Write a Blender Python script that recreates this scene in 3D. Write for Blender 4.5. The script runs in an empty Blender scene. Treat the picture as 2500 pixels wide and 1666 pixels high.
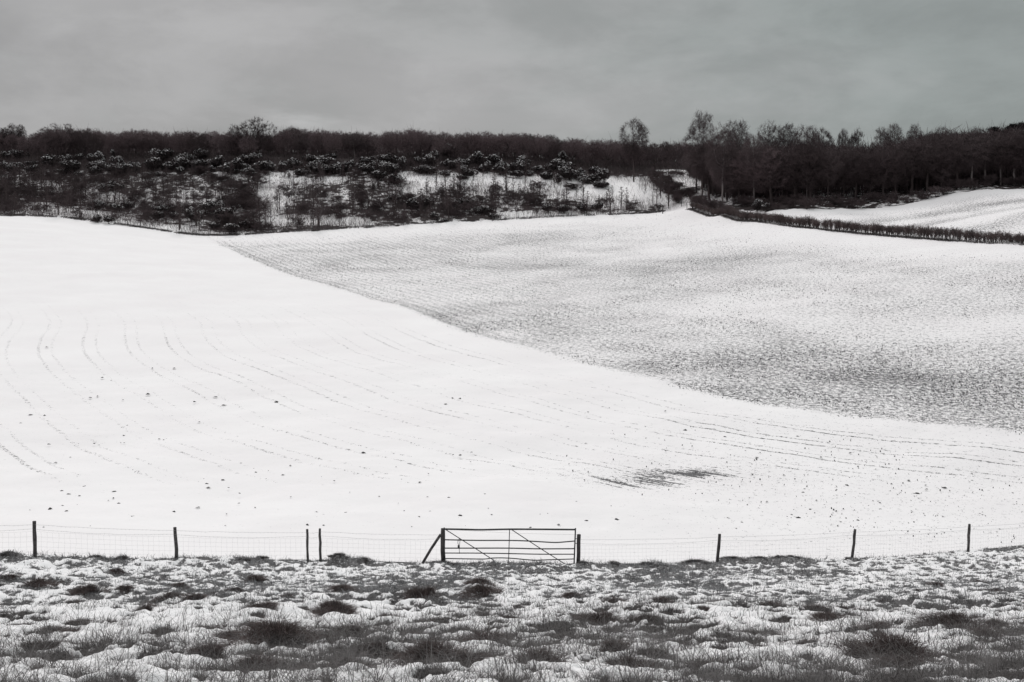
import bpy, math, random
import numpy as np
from mathutils import Vector

# ------------------------------------------------------------------ camera, world, sun, exposure
scene = bpy.context.scene
F = 3000.0                      # focal length in pixels of the 2500 px wide photograph
CAMZ = 1.6
PITCH = math.atan(133.0 / F)    # camera looks slightly down
cam_d = bpy.data.cameras.new("camera"); cam = bpy.data.objects.new("camera", cam_d)
scene.collection.objects.link(cam)
cam_d.sensor_width = 36; cam_d.lens = 36 * F / 2500.0
cam_d.clip_start = 0.1; cam_d.clip_end = 3000
cam.location = (0, 0, CAMZ); cam.rotation_euler = (math.radians(90) - PITCH, 0, 0)
scene.camera = cam
scene.view_settings.view_transform = 'Standard'; scene.view_settings.look = 'None'
scene.view_settings.gamma = 1; scene.view_settings.use_curve_mapping = False
scene.view_settings.exposure = 0.0
try:
    scene.cycles.max_bounces = 5; scene.cycles.diffuse_bounces = 3
except Exception: pass

SUN_EL, SUN_AZ = 38.0, -12.0    # degrees; azimuth from +Y towards +X
sun_d = bpy.data.lights.new("sun", 'SUN'); sun = bpy.data.objects.new("sun", sun_d)
scene.collection.objects.link(sun)
sun_d.energy = 1.25; sun_d.angle = math.radians(14); sun_d.color = (1.0, 0.975, 0.96)
_a, _e = math.radians(SUN_AZ), math.radians(SUN_EL)
sdir = Vector((math.sin(_a) * math.cos(_e), math.cos(_a) * math.cos(_e), math.sin(_e)))
sun.rotation_euler = (-sdir).to_track_quat('-Z', 'Y').to_euler()

class NT:
    """tiny helper round a node tree"""
    def __init__(s, tree): s.t = tree; s.n = tree.nodes; s.l = tree.links
    def new(s, kind, **kw):
        nd = s.n.new(kind)
        for k, v in kw.items(): setattr(nd, k, v)
        return nd
    def link(s, a, b): s.l.new(a, b)
    def math(s, op, a, b=None, c=None, clamp=False):
        nd = s.n.new('ShaderNodeMath'); nd.operation = op; nd.use_clamp = clamp
        for i, x in enumerate((a, b, c)):
            if x is None: continue
            if isinstance(x, (int, float)): nd.inputs[i].default_value = x
            else: s.l.new(x, nd.inputs[i])
        return nd.outputs[0]
    def mix(s, f, a, b):
        nd = s.n.new('ShaderNodeMix'); nd.data_type = 'RGBA'
        for i, x in ((0, f), (6, a), (7, b)):
            if isinstance(x, (int, float)): nd.inputs[i].default_value = x
            elif isinstance(x, tuple): nd.inputs[i].default_value = (*x, 1)
            else: s.l.new(x, nd.inputs[i])
        return nd.outputs[2]
    def maprange(s, v, a, b, c=0.0, d=1.0, smooth=False):
        nd = s.n.new('ShaderNodeMapRange')
        if smooth: nd.interpolation_type = 'SMOOTHSTEP'
        for i, x in enumerate((v, a, b, c, d)):
            if isinstance(x, (int, float)): nd.inputs[i].default_value = x
            else: s.l.new(x, nd.inputs[i])
        return nd.outputs[0]
    def noise(s, vec, scale, detail=2.0, rough=0.5, dist=0.0):
        nd = s.n.new('ShaderNodeTexNoise'); nd.inputs['Scale'].default_value = scale
        nd.inputs['Detail'].default_value = detail; nd.inputs['Roughness'].default_value = rough
        nd.inputs['Distortion'].default_value = dist
        if vec is not None: s.l.new(vec, nd.inputs['Vector'])
        return nd.outputs[0]
    def mapping(s, vec, scale=(1, 1, 1), loc=(0, 0, 0), rot=(0, 0, 0)):
        nd = s.n.new('ShaderNodeMapping')
        nd.inputs['Scale'].default_value = scale; nd.inputs['Location'].default_value = loc
        nd.inputs['Rotation'].default_value = rot
        s.l.new(vec, nd.inputs['Vector']); return nd.outputs[0]
    def attr(s, name):
        nd = s.n.new('ShaderNodeAttribute'); nd.attribute_name = name; return nd.outputs['Fac']

world = bpy.data.worlds.new("World"); scene.world = world; world.use_nodes = True
W = NT(world.node_tree); W.n.clear()
wo = W.new('ShaderNodeOutputWorld'); bg = W.new('ShaderNodeBackground'); W.link(bg.outputs[0], wo.inputs[0])
sky = W.new('ShaderNodeTexSky', sky_type='NISHITA', sun_disc=False)
sky.sun_elevation = _e; sky.sun_rotation = _a; sky.air_density = 1.0; sky.dust_density = 2.0
tc = W.new('ShaderNodeTexCoord'); d = tc.outputs['Generated']
sep = W.new('ShaderNodeSeparateXYZ'); W.link(d, sep.inputs[0])
# broad flat cloud sheets
cl = W.noise(W.mapping(d, (1.5, 1.5, 3.8), (0.9, 0, 0.4)), 1.9, 5, 0.55, 0.3)
cl2 = W.noise(W.mapping(d, (3.0, 3.0, 7.5), (2.3, 1.0, 0.1)), 2.3, 6, 0.6, 0.2)
b1 = W.maprange(cl, 0.36, 0.64, -0.036, 0.034, True)
b2 = W.maprange(cl2, 0.38, 0.66, -0.030, 0.032, True)
base = W.maprange(sep.outputs[2], 0.0, 0.12, 0.425, 0.385, True)
lr = W.maprange(sep.outputs[0], -0.4, 0.4, 0.010, -0.040)
lum = W.math('ADD', W.math('ADD', W.math('ADD', base, b1), b2), lr)
zen = W.maprange(sep.outputs[2], 0.25, 0.95, 1.0, 2.72, True)       # an overcast sky is brightest overhead
# one bright rent in the cloud low over the wood
vd = W.new('ShaderNodeVectorMath', operation='DISTANCE')
W.link(W.mapping(d, (1.0, 1.0, 4.2)), vd.inputs[0]); vd.inputs[1].default_value = (-0.172, 0.975, 0.132 * 4.2)
rent = W.math('MULTIPLY', W.maprange(vd.outputs['Value'], 0.0, 0.045, 0.11, 0.0, True), W.maprange(cl2, 0.42, 0.6, 0.2, 1.2))
lum = W.math('ADD', lum, rent)
lum = W.math('MULTIPLY', lum, zen)
tintn = W.math('ADD', W.maprange(sep.outputs[0], -0.35, 0.45, -0.25, 1.0), W.maprange(cl, 0.35, 0.65, 0.35, -0.35), clamp=True)
tint = W.mix(tintn, (1.0, 1.0, 1.012), (0.915, 1.0, 0.985))
vm = W.new('ShaderNodeVectorMath', operation='SCALE'); W.link(tint, vm.inputs[0]); W.link(lum, vm.inputs['Scale'])
skys = W.new('ShaderNodeVectorMath', operation='SCALE'); W.link(sky.outputs[0], skys.inputs[0]); skys.inputs['Scale'].default_value = 0.08
W.link(W.mix(0.97, skys.outputs[0], vm.outputs[0]), bg.inputs[0]); bg.inputs[1].default_value = 1.0
world.cycles.sampling_method = 'AUTOMATIC'

# ------------------------------------------------------------------ maths helpers
rng = np.random.default_rng(7)
random.seed(7)

def ray(u, v):
    u = np.asarray(u, float); v = np.asarray(v, float)
    a = (u - 1250) / F; b = (833 - v) / F
    y = math.cos(PITCH) + b * math.sin(PITCH); z = -math.sin(PITCH) + b * math.cos(PITCH)
    return a / y, z / y          # X and Z per metre of Y

def hash2(ix, iy, seed):
    h = (ix.astype(np.int64) * 374761393 + iy.astype(np.int64) * 668265263 + seed * 974634777) & 0xFFFFFFFF
    h = ((h ^ (h >> 13)) * 1274126177) & 0xFFFFFFFF
    h = (h ^ (h >> 16)) & 0xFFFFFFFF
    return h / 4294967295.0
def vnoise(x, y, seed=0):
    ix = np.floor(x); iy = np.floor(y); fx = x - ix; fy = y - iy
    fx = fx * fx * fx * (fx * (fx * 6 - 15) + 10); fy = fy * fy * fy * (fy * (fy * 6 - 15) + 10)
    a = hash2(ix, iy, seed); b = hash2(ix + 1, iy, seed); c = hash2(ix, iy + 1, seed); e = hash2(ix + 1, iy + 1, seed)
    return (a * (1 - fx) + b * fx) * (1 - fy) + (c * (1 - fx) + e * fx) * fy
def fbm(x, y, seed=0, octv=4, gain=0.5):
    s = 0; a = 1; t = 0; ca, sa = math.cos(0.6), math.sin(0.6)
    for i in range(octv):
        s = s + a * vnoise(x, y, seed + i * 17); t += a; a *= gain
        x, y = (x * ca - y * sa) * 2.03 + 5.1, (x * sa + y * ca) * 2.03 + 1.7
    return s / t
def sstep(x, a, b):
    t = np.clip((x - a) / (b - a), 0, 1); return t * t * (3 - 2 * t)

# ------------------------------------------------------------------ terrain: smooth surface through surveyed points
CP = []                                       # (u, v, Y)
FENCE = [(-900, 1362, 33), (-200, 1366, 34.5), (75, 1366, 36), (423, 1373, 38), (745, 1371, 39.5), (1080, 1379, 40), (1413, 1381, 41),
         (1755, 1377, 43.5), (2085, 1370, 46), (2372, 1347, 49.5), (2700, 1322, 54), (3400, 1290, 60)]
CP += FENCE
for u in (-900, 0, 800, 1700, 2500, 3400): CP += [(u, 1666, 14.0), (u, 1545, 22.0), (u, 1460, 30.0)]
CP += [(u, v, Y) for u in (0,) for v, Y in ((1240, 49), (1100, 64), (1000, 78), (900, 95), (800, 120), (700, 155), (620, 195), (560, 235))]
CP += [(u, v, Y) for u in (1250,) for v, Y in ((1240, 51), (1100, 66), (1000, 80), (900, 98), (812, 120), (740, 150), (667, 185), (610, 225), (560, 258))]
CP += [(2500, v, Y) for v, Y in ((1240, 60), (1100, 74), (1000, 85), (900, 97), (800, 113), (700, 133), (640, 152))]
EDGE = [(-900, 500, 270), (0, 526, 270), (220, 541, 266), (380, 563, 263), (500, 577, 262), (640, 572, 263), (900, 557, 269),
        (1200, 541, 277), (1500, 526, 283), (1620, 518, 285)]
HEDGE = [(1688, 509, 265), (1751, 527, 250), (1810, 536, 238), (1900, 547, 224), (1990, 557, 214), (2098, 568, 205), (2246, 580, 192), (2395, 591, 182), (2500, 597, 175), (2750, 612, 160), (3200, 635, 140)]
WEDGE = [(1790, 517, 246), (1886, 516, 236), (2080, 513, 236), (2202, 504, 236), (2276, 487, 238), (2401, 465, 238), (2500, 463, 236), (3000, 440, 236)]
CP += EDGE + HEDGE + WEDGE
CP += [(-900, 380, 335), (0, 398, 330), (400, 402, 330), (800, 402, 328), (1200, 412, 326), (1400, 428, 322), (1520, 440, 320),
       (0, 470, 298), (500, 500, 292), (900, 480, 296), (1250, 480, 298), (1500, 490, 298), (1590, 470, 302)]
CP += [(0, 372, 350), (600, 376, 350), (1200, 388, 346), (1550, 408, 340), (1700, 414, 336), (1675, 492, 292), (1680, 430, 326), (1740, 470, 300)]
CP += [(1900, 445, 288), (2200, 436, 285), (2500, 410, 282), (3200, 390, 282), (1950, 405, 340), (2500, 385, 340), (2500, 525, 192), (2250, 540, 212)]
P3 = []
for u, v, Y in CP:
    rx, rz = ray(u, v); P3.append((rx * Y, Y, rz * Y + CAMZ))
def z_at_Y(col, Y):                               # carry edge columns outwards
    pass
for X0, Y0, z0 in ((-14, -20, 3.4), (0, -20, 3.4), (14, -20, 3.4), (-12, 4, -0.75), (0, 4, -0.75), (12, 4, -0.75), (0, 0, 0), (-40, -20, 3.0), (40, -20, 3.0),
                   (-90, 60, -6), (-120, 110, -2.5), (-170, 180, 6), (90, 75, -6), (120, 110, 0),
                   (-150, 430, 44), (0, 430, 42), (150, 430, 42), (-400, 430, 44), (400, 430, 42), (-400, 600, 46), (0, 600, 44), (400, 600, 44), (330, 250, 24), (-330, 250, 14)):
    P3.append((X0, Y0, z0))
P3 = np.array(P3); CX, CY = P3[:, 0] / 100, P3[:, 1] / 100
def tps(r2): return np.where(r2 > 0, 0.5 * r2 * np.log(np.maximum(r2, 1e-12)), 0)
_n = len(P3); A = np.zeros((_n + 3, _n + 3))
A[:_n, :_n] = tps((CX[:, None] - CX[None]) ** 2 + (CY[:, None] - CY[None]) ** 2) + np.eye(_n) * 2e-5
A[:_n, _n] = A[_n, :_n] = 1; A[:_n, _n + 1] = A[_n + 1, :_n] = CX; A[:_n, _n + 2] = A[_n + 2, :_n] = CY
WGT = np.linalg.solve(A, np.concatenate([P3[:, 2], np.zeros(3)]))
def H(x, y):
    x = np.asarray(x, float); y = np.asarray(y, float); sh = x.shape; x = x.ravel() / 100; y = y.ravel() / 100
    out = WGT[_n] + WGT[_n + 1] * x + WGT[_n + 2] * y
    for i in range(_n): out = out + WGT[i] * tps((x - CX[i]) ** 2 + (y - CY[i]) ** 2)
    return out.reshape(sh)
YS = np.concatenate([np.linspace(7, 60, 160), np.linspace(60.5, 420, 320)])
def ground_at(u, v):
    """where the line of sight through pixel (u,v) meets the ground"""
    u = np.atleast_1d(np.asarray(u, float)); v = np.atleast_1d(np.asarray(v, float))
    rx, rz = ray(u, v)
    X = rx[:, None] * YS[None]; Z = rz[:, None] * YS[None] + CAMZ
    dlt = Z - H(X, np.broadcast_to(YS, X.shape))
    below = dlt < 0; below[:, 0] = False
    k = np.where(below.any(1), below.argmax(1), len(YS) - 1); i = np.arange(len(u))
    d1 = dlt[i, k - 1]; d2 = dlt[i, k]; t = np.clip(d1 / (d1 - d2 + 1e-9), 0, 1)
    Y = YS[k - 1] + t * (YS[k] - YS[k - 1]); X = rx * Y
    return np.stack([X, Y, H(X, Y)], 1)
def pixel_u(X, Y): return 1250 + F * X / Y
def pixel_v(X, Y, Z):
    s = (Z - CAMZ) / Y; b = (s * math.cos(PITCH) + math.sin(PITCH)) / (math.cos(PITCH) - s * math.sin(PITCH)); return 833 - F * b

def polyline_dist(px, py, pts, signed=False):
    best = np.full(px.shape, 1e9); sg = np.ones(px.shape)
    for (x0, y0), (x1, y1) in zip(pts[:-1], pts[1:]):
        dx, dy = x1 - x0, y1 - y0; L2 = dx * dx + dy * dy
        t = np.clip(((px - x0) * dx + (py - y0) * dy) / L2, 0, 1)
        ex, ey = px - (x0 + t * dx), py - (y0 + t * dy); dd = np.hypot(ex, ey)
        m = dd < best; best = np.where(m, dd, best); sg = np.where(m, np.sign(dx * (py - y0) - dy * (px - x0)), sg)
    return best * sg if signed else best
def smooth_pts(pts, n=8):
    pts = np.array(pts, float); P = np.vstack([2 * pts[0] - pts[1], pts, 2 * pts[-1] - pts[-2]]); out = []
    for i in range(1, len(P) - 2):
        for k in range(n):
            t = k / n; out.append(0.5 * ((2 * P[i]) + (-P[i-1] + P[i+1]) * t + (2*P[i-1] - 5*P[i] + 4*P[i+1] - P[i+2]) * t*t + (-P[i-1] + 3*P[i] - 3*P[i+1] + P[i+2]) * t**3))
    out.append(P[-2]); return np.array(out)

# ------------------------------------------------------------------ object helpers
COL = scene.collection
def mesh(name, verts, faces, mat, parent=None, smooth=False, attrs=None):
    """verts (N,3); faces: an (M,k) array or a list of such arrays"""
    if not isinstance(faces, list): faces = [faces]
    faces = [np.asarray(f, np.int32) for f in faces if len(f)]
    me = bpy.data.meshes.new(name); verts = np.asarray(verts, np.float32)
    me.vertices.add(len(verts)); me.vertices.foreach_set('co', verts.ravel())
    li = np.concatenate([f.ravel() for f in faces]); tot = np.concatenate([np.full(len(f), f.shape[1], np.int32) for f in faces])
    me.loops.add(len(li)); me.loops.foreach_set('vertex_index', li)
    me.polygons.add(len(tot)); me.polygons.foreach_set('loop_start', np.concatenate([[0], np.cumsum(tot)[:-1]]).astype(np.int32))
    me.polygons.foreach_set('loop_total', tot)
    if smooth: me.polygons.foreach_set('use_smooth', np.ones(len(tot), bool))
    me.update(calc_edges=True)
    for k, a in (attrs or {}).items():
        at = me.attributes.new(k, 'FLOAT', 'POINT'); at.data.foreach_set('value', np.asarray(a, np.float32).ravel())
    me.materials.append(mat)
    o = bpy.data.objects.new(name, me); COL.objects.link(o); o.parent = parent
    return o
def tag(o, label=None, cat=None, group=None, kind=None):
    if label: o['label'] = label
    if cat: o['category'] = cat
    if group: o['group'] = group
    if kind: o['kind'] = kind
    return o
def thing(name, label, cat, loc=(0, 0, 0), rz=0, group=None):
    o = bpy.data.objects.new(name, None); COL.objects.link(o); o.location = loc; o.rotation_euler = (0, 0, rz)
    o.empty_display_size = 0.2
    return tag(o, label, cat, group)
def copy_tree(o, parent=None):
    c = o.copy(); COL.objects.link(c); c.parent = parent
    for ch in KIDS.get(o.name, []): copy_tree(ch, c)
    return c
KIDS = {}
def proto_done(root, parts): KIDS[root.name] = parts

class Geo:
    """collects tubes, ribbons, boxes into one mesh"""
    def __init__(s): s.v = []; s.f4 = []; s.f3 = []; s.n = 0
    def add(s, v, f4=None, f3=None):
        v = np.asarray(v, float).reshape(-1, 3)
        if f4 is not None and len(f4): s.f4.append(np.asarray(f4) + s.n)
        if f3 is not None and len(f3): s.f3.append(np.asarray(f3) + s.n)
        s.v.append(v); s.n += len(v)
    def tube(s, pts, rad, sides=6, cap=True):
        pts = np.asarray(pts, float); k = len(pts); rad = np.broadcast_to(np.asarray(rad, float), (k,))
        tan = np.gradient(pts, axis=0); tan /= np.linalg.norm(tan, axis=1)[:, None] + 1e-9
        up = np.array([0, 0, 1.0]) if abs(tan[0][2]) < 0.9 else np.array([1.0, 0, 0])
        a = np.cross(tan, up); a /= np.linalg.norm(a, axis=1)[:, None] + 1e-9; b = np.cross(a, tan)
        ang = np.arange(sides) / sides * 2 * math.pi
        ring = pts[:, None] + rad[:, None, None] * (np.cos(ang)[None, :, None] * a[:, None] + np.sin(ang)[None, :, None] * b[:, None])
        i = np.arange(k - 1)[:, None] * sides; j = np.arange(sides)[None]; j2 = (j + 1) % sides
        f = np.stack([i + j, i + j2, i + sides + j2, i + sides + j], -1).reshape(-1, 4)
        v = ring.reshape(-1, 3); f3 = []
        if cap:
            v = np.vstack([v, pts[:1], pts[-1:]]); c0, c1 = k * sides, k * sides + 1
            for q in range(sides):
                f3.append((q, c0, (q + 1) % sides)); f3.append(((k - 1) * sides + q, (k - 1) * sides + (q + 1) % sides, c1))
        s.add(v, f, f3)
    def ribbons(s, p0, p1, p2, w, side=None):
        """many 2-step tapered strips: base, middle, tip; arrays (N,3)"""
        p0, p1, p2 = (np.asarray(q, float) for q in (p0, p1, p2)); N = len(p0)
        if N == 0: return
        w = np.broadcast_to(np.asarray(w, float), (N,))
        if side is None:
            r = rng.normal(size=(N, 3)); side = np.cross(p2 - p0, r)
        side = side / (np.linalg.norm(side, axis=1)[:, None] + 1e-9)
        sw = side * w[:, None] * 0.5
        v = np.stack([p0 - sw, p0 + sw, p1 - sw * 0.8, p1 + sw * 0.8, p2], 1).reshape(-1, 3)
        b = np.arange(N)[:, None] * 5
        s.add(v, b + np.array([[0, 1, 3, 2]]), b + np.array([[2, 3, 4]]))
    def box(s, lo, hi):
        x0, y0, z0 = lo; x1, y1, z1 = hi
        v = [(x0,y0,z0),(x1,y0,z0),(x1,y1,z0),(x0,y1,z0),(x0,y0,z1),(x1,y0,z1),(x1,y1,z1),(x0,y1,z1)]
        s.add(v, [(0,3,2,1),(4,5,6,7),(0,1,5,4),(1,2,6,5),(2,3,7,6),(3,0,4,7)])
    def build(s, name, mat, parent=None, smooth=False):
        fs = []
        if s.f4: fs.append(np.concatenate(s.f4))
        if s.f3: fs.append(np.concatenate(s.f3))
        return mesh(name, np.concatenate(s.v), fs, mat, parent, smooth)

# ------------------------------------------------------------------ materials
def new_mat(name):
    m = bpy.data.materials.new(name); m.use_nodes = True; t = NT(m.node_tree)
    bs = m.node_tree.nodes['Principled BSDF']; bs.inputs['Specular IOR Level'].default_value = 0.15; bs.inputs['Roughness'].default_value = 0.9
    return m, t, bs
def varied(name, c1, c2, scale=3.0, rough=0.9, per_object=0.0):
    m, t, bs = new_mat(name)
    co = t.new('ShaderNodeTexCoord').outputs['Object']
    f = t.maprange(t.noise(co, scale, 3), 0.35, 0.65)
    if per_object:
        r = t.new('ShaderNodeObjectInfo').outputs['Random']
        f = t.math('ADD', t.math('MULTIPLY', f, 1 - per_object), t.math('MULTIPLY', r, per_object))
    t.link(t.mix(f, c1, c2), bs.inputs['Base Color']); bs.inputs['Roughness'].default_value = rough
    return m
SNOW = (0.908, 0.879, 0.882); EARTH = (0.060, 0.057, 0.058)

# far-side ground: snow with soil and stubble showing through
m_field, t, bs = new_mat('snowy_field')
pos = t.new('ShaderNodeNewGeometry').outputs['Position']
flat = t.mapping(pos, (1, 1, 0.0))
bare = t.attr('bare'); trk = t.attr('track'); sd = t.attr('sdist'); melt = t.attr('melt'); litter = t.attr('litter'); rowa = t.attr('rows')
n_a = t.noise(flat, 2.6, 2.0, 0.65); n_b = t.noise(flat, 7.0, 2.0, 0.6)
n_c = t.noise(flat, 17.0, 1.0, 0.5)
n_fine = t.math('ADD', t.math('ADD', t.math('MULTIPLY', n_a, 0.36), t.math('MULTIPLY', n_b, 0.32)), t.math('MULTIPLY', n_c, 0.32))
# drill rows / wheel marks follow the field edge
warp = t.math('ADD', sd, t.maprange(t.noise(flat, 0.03, 1.0), 0.3, 0.7, -0.45, 0.45))
fr = t.math('FRACT', t.math('DIVIDE', warp, 3.7)); line = t.maprange(t.math('ABSOLUTE', t.math('SUBTRACT', fr, 0.5)), 0.025, 0.05, 1.0, 0.0)
fr2 = t.math('FRACT', t.math('ADD', t.math('DIVIDE', warp, 3.7), 0.3)); line2 = t.maprange(t.math('ABSOLUTE', t.math('SUBTRACT', fr2, 0.5)), 0.018, 0.045, 0.75, 0.0)
lines = t.math('MAXIMUM', line, line2)
along = t.maprange(t.noise(flat, 0.06, 3.0, 0.6), 0.38, 0.62, 0.30, 1.1)
tr = t.math('MULTIPLY', t.math('MULTIPLY', lines, trk), along)
rows = t.math('MULTIPLY', t.math('SINE', t.math('MULTIPLY', warp, 4.2)), t.math('MULTIPLY', rowa, 0.10))
stre = t.new('ShaderNodeCombineXYZ'); t.link(t.math('MULTIPLY', warp, 2.0), stre.inputs[0]); sy = t.new('ShaderNodeSeparateXYZ'); t.link(pos, sy.inputs[0])
t.link(t.math('MULTIPLY', sy.outputs[1], 0.13), stre.inputs[1])
streak = t.noise(stre.outputs[0], 1.6, 3.0, 0.6)
mm = t.maprange(t.math('ADD', t.math('MULTIPLY', melt, 0.42), streak), 0.78, 1.02)
mm = t.math('MULTIPLY', mm, t.maprange(melt, 0.02, 0.3))
B = t.math('ADD', t.math('ADD', bare, tr), rows)
B = t.math('ADD', B, t.math('MULTIPLY', mm, 1.0))
T = t.maprange(B, 0.0, 1.25, 0.605, 0.405)
fac = t.math('MULTIPLY', t.maprange(n_fine, T, t.math('ADD', T, 0.03)), t.maprange(B, 0.015, 0.07))
# scrub slope: leaf litter and bramble mats between the bushes
n_l = t.noise(t.mapping(pos, (1, 1, 0.6)), 0.55, 5.0, 0.7)
TL = t.maprange(litter, 0.0, 1.0, 0.78, 0.30); facl = t.maprange(n_l, TL, t.math('ADD', TL, 0.06))
facl = t.math('MULTIPLY', facl, t.maprange(litter, 0.0, 0.05))
fac = t.math('MAXIMUM', fac, facl)
earth = t.mix(t.noise(flat, 1.3, 3), (0.085, 0.083, 0.088), (0.16, 0.155, 0.158))
earth = t.mix(t.maprange(litter, 0.0, 0.2), earth, (0.040, 0.031, 0.031))
snowc = t.mix(t.maprange(t.noise(flat, 0.09, 4, 0.6), 0.35, 0.65), SNOW, (0.872, 0.836, 0.842))
t.link(t.mix(fac, snowc, earth), bs.inputs['Base Color'])
bmp = t.new('ShaderNodeBump'); bmp.inputs['Strength'].default_value = 0.35; bmp.inputs['Distance'].default_value = 0.10
t.link(t.noise(flat, 1.6, 4, 0.6), bmp.inputs['Height']); t.link(bmp.outputs[0], bs.inputs['Normal'])

# near pasture: snow pillows and bare sward
m_past, t, bs = new_mat('snowy_pasture')
pos = t.new('ShaderNodeNewGeometry').outputs['Position']
cov = t.attr('snow'); n1 = t.noise(pos, 16.0, 5, 0.75)
fac = t.maprange(t.math('ADD', cov, t.maprange(n1, 0.3, 0.7, -0.50, 0.50)), 0.40, 0.60)
soil = t.mix(t.maprange(t.noise(pos, 22.0, 4, 0.8), 0.35, 0.65), (0.045, 0.040, 0.040), (0.20, 0.19, 0.192))
t.link(t.mix(fac, soil, t.mix(t.noise(pos, 1.2, 3), SNOW, (0.88, 0.865, 0.875))), bs.inputs['Base Color'])
bmp = t.new('ShaderNodeBump'); bmp.inputs['Strength'].default_value = 0.4; bmp.inputs['Distance'].default_value = 0.03
t.link(t.noise(pos, 14.0, 5, 0.65), bmp.inputs['Height']); t.link(bmp.outputs[0], bs.inputs['Normal'])

m_snow = varied('snow_cap', SNOW, (0.84, 0.83, 0.84), 4.0)
m_bark = varied('dark_bark', (0.050, 0.038, 0.038), (0.12, 0.098, 0.098), 2.0, per_object=0.4)
m_twig = varied('bare_twigs', (0.058, 0.042, 0.044), (0.125, 0.098, 0.101), 0.6, per_object=0.6)
m_birch = varied('pale_birch_bark', (0.13, 0.11, 0.11), (0.34, 0.30, 0.30), 1.6)
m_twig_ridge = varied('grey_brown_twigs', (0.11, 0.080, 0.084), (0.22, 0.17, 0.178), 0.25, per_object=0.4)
m_leaf = varied('evergreen_leaf', (0.030, 0.023, 0.024), (0.070, 0.057, 0.058), 2.0)
m_needle = varied('pine_needles', (0.010, 0.009, 0.010), (0.028, 0.026, 0.027), 1.5)
m_grass, t, bs = new_mat('winter_grass')
co = t.new('ShaderNodeTexCoord').outputs['Object']; ff = t.maprange(t.noise(co, 1.3, 3), 0.35, 0.65)
t.link(t.mix(t.attr('frost'), t.mix(ff, (0.050, 0.043, 0.042), (0.17, 0.158, 0.156)), t.mix(ff, (0.12, 0.118, 0.122), (0.33, 0.33, 0.338))), bs.inputs['Base Color'])
m_tuss = varied('tussock_grass', (0.048, 0.036, 0.034), (0.17, 0.135, 0.13), 5.0, per_object=0.3)
m_bank = varied('bank_grass', (0.05, 0.044, 0.044), (0.15, 0.135, 0.135), 5.0)
m_clod = varied('wet_soil', (0.035, 0.032, 0.033), (0.09, 0.085, 0.087), 9.0)
m_wood = varied('weathered_timber', (0.045, 0.042, 0.043), (0.095, 0.088, 0.088), 7.0)
m_wire = varied('galvanised_wire', (0.22, 0.22, 0.22), (0.36, 0.36, 0.36), 9.0, 0.6)
m_gate = varied('dull_gate_steel', (0.045, 0.045, 0.047), (0.085, 0.085, 0.088), 6.0, 0.6)

# ------------------------------------------------------------------ far-side ground
gp = lambda L: [tuple(q[:2]) for q in ground_at([a[0] for a in L], [a[1] for a in L])]
def gY(L): return [(ray(u, v)[0] * Y, Y) for u, v, Y in L]
FEN_W = smooth_pts(gY(FENCE)); EDGE_W = smooth_pts(gY(EDGE)); HEDGE_W = smooth_pts(gY(HEDGE)); WEDGE_W = smooth_pts(gY(WEDGE))
BOUND = [(500, 584), (527, 597), (670, 662), (850, 715), (1000, 762), (1150, 820), (1400, 885), (1700, 960), (1900, 1000), (2200, 1035), (2500, 1060), (2750, 1075)]
BOUND_W = gp(BOUND)
_b0, _b1 = BOUND_W[0], BOUND_W[3]; BOUND_X = [(_b0[0] - (_b1[0] - _b0[0]) * q, _b0[1] - (_b1[1] - _b0[1]) * q) for q in (7, 5, 3.4, 2.2, 1.2, 0.5)] + BOUND_W
_c0, _c1 = BOUND_W[-3], BOUND_W[-1]; BOUND_X += [(_c1[0] + (_c1[0] - _c0[0]) * 3, _c1[1] + (_c1[1] - _c0[1]) * 3)]
BOUND_X = smooth_pts(BOUND_X, 6)
fence_Y = lambda t: np.interp(t, FEN_W[:, 0] / FEN_W[:, 1], FEN_W[:, 1])

def blobs(X, Y, L, aspect=1.0):
    """sum of soft patches given as (u, v, half width px, half height px, weight) and laid on the ground there"""
    out = np.zeros(X.shape); c = ground_at([b[0] for b in L], [b[1] for b in L])
    up = ground_at([b[0] for b in L], [b[1] - b[3] for b in L]); dn = ground_at([b[0] for b in L], [b[1] + b[3] for b in L])
    for b, p, q, r in zip(L, c, up, dn):
        sx = b[2] / F * p[1]; sy = max(abs(q[1] - r[1]) / 2, 0.5)
        # patches run along the line of sight, so shear them with it
        xx = X - p[0] - (Y - p[1]) * p[0] / p[1]
        out += b[4] * np.exp(-(xx / sx) ** 2 - ((Y - p[1]) / sy) ** 2)
    return out

tcol = np.linspace(-0.95, 0.95, 560)
Yr = np.concatenate([np.linspace(0, 1, 200) ** 1.3 * 0.25, np.linspace(0.2513, 1, 330)])
TT, RR = np.meshgrid(tcol, Yr)
Y0 = fence_Y(TT) + 0.35
YY = Y0 + (620 - Y0) * RR ** 1.0 * 0 + (np.where(RR < 0.25, RR / 0.25 * 60, 60 + (RR - 0.25) / 0.75 * 520))
XX = TT * YY
ZZ = H(XX, YY)
sd_ = polyline_dist(XX, YY, BOUND_X, True)         # >0 on the camera/left side?
probe = ground_at([600], [1000])[0]; s_left = np.sign(polyline_dist(np.array([probe[0]]), np.array([probe[1]]), BOUND_X, True)[0])
sd_ = sd_ * s_left                                   # >0 in the white field
dE = polyline_dist(XX, YY, [tuple(p) for p in EDGE_W], True); sE = np.sign(polyline_dist(np.array([probe[0]]), np.array([probe[1]]), [tuple(p) for p in EDGE_W], True)[0])
dE = dE * sE                                         # >0 on the field side
dH = polyline_dist(XX, YY, [tuple(p) for p in HEDGE_W], True) * np.sign(polyline_dist(np.array([probe[0]]), np.array([probe[1]]), [tuple(p) for p in HEDGE_W], True)[0])
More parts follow.
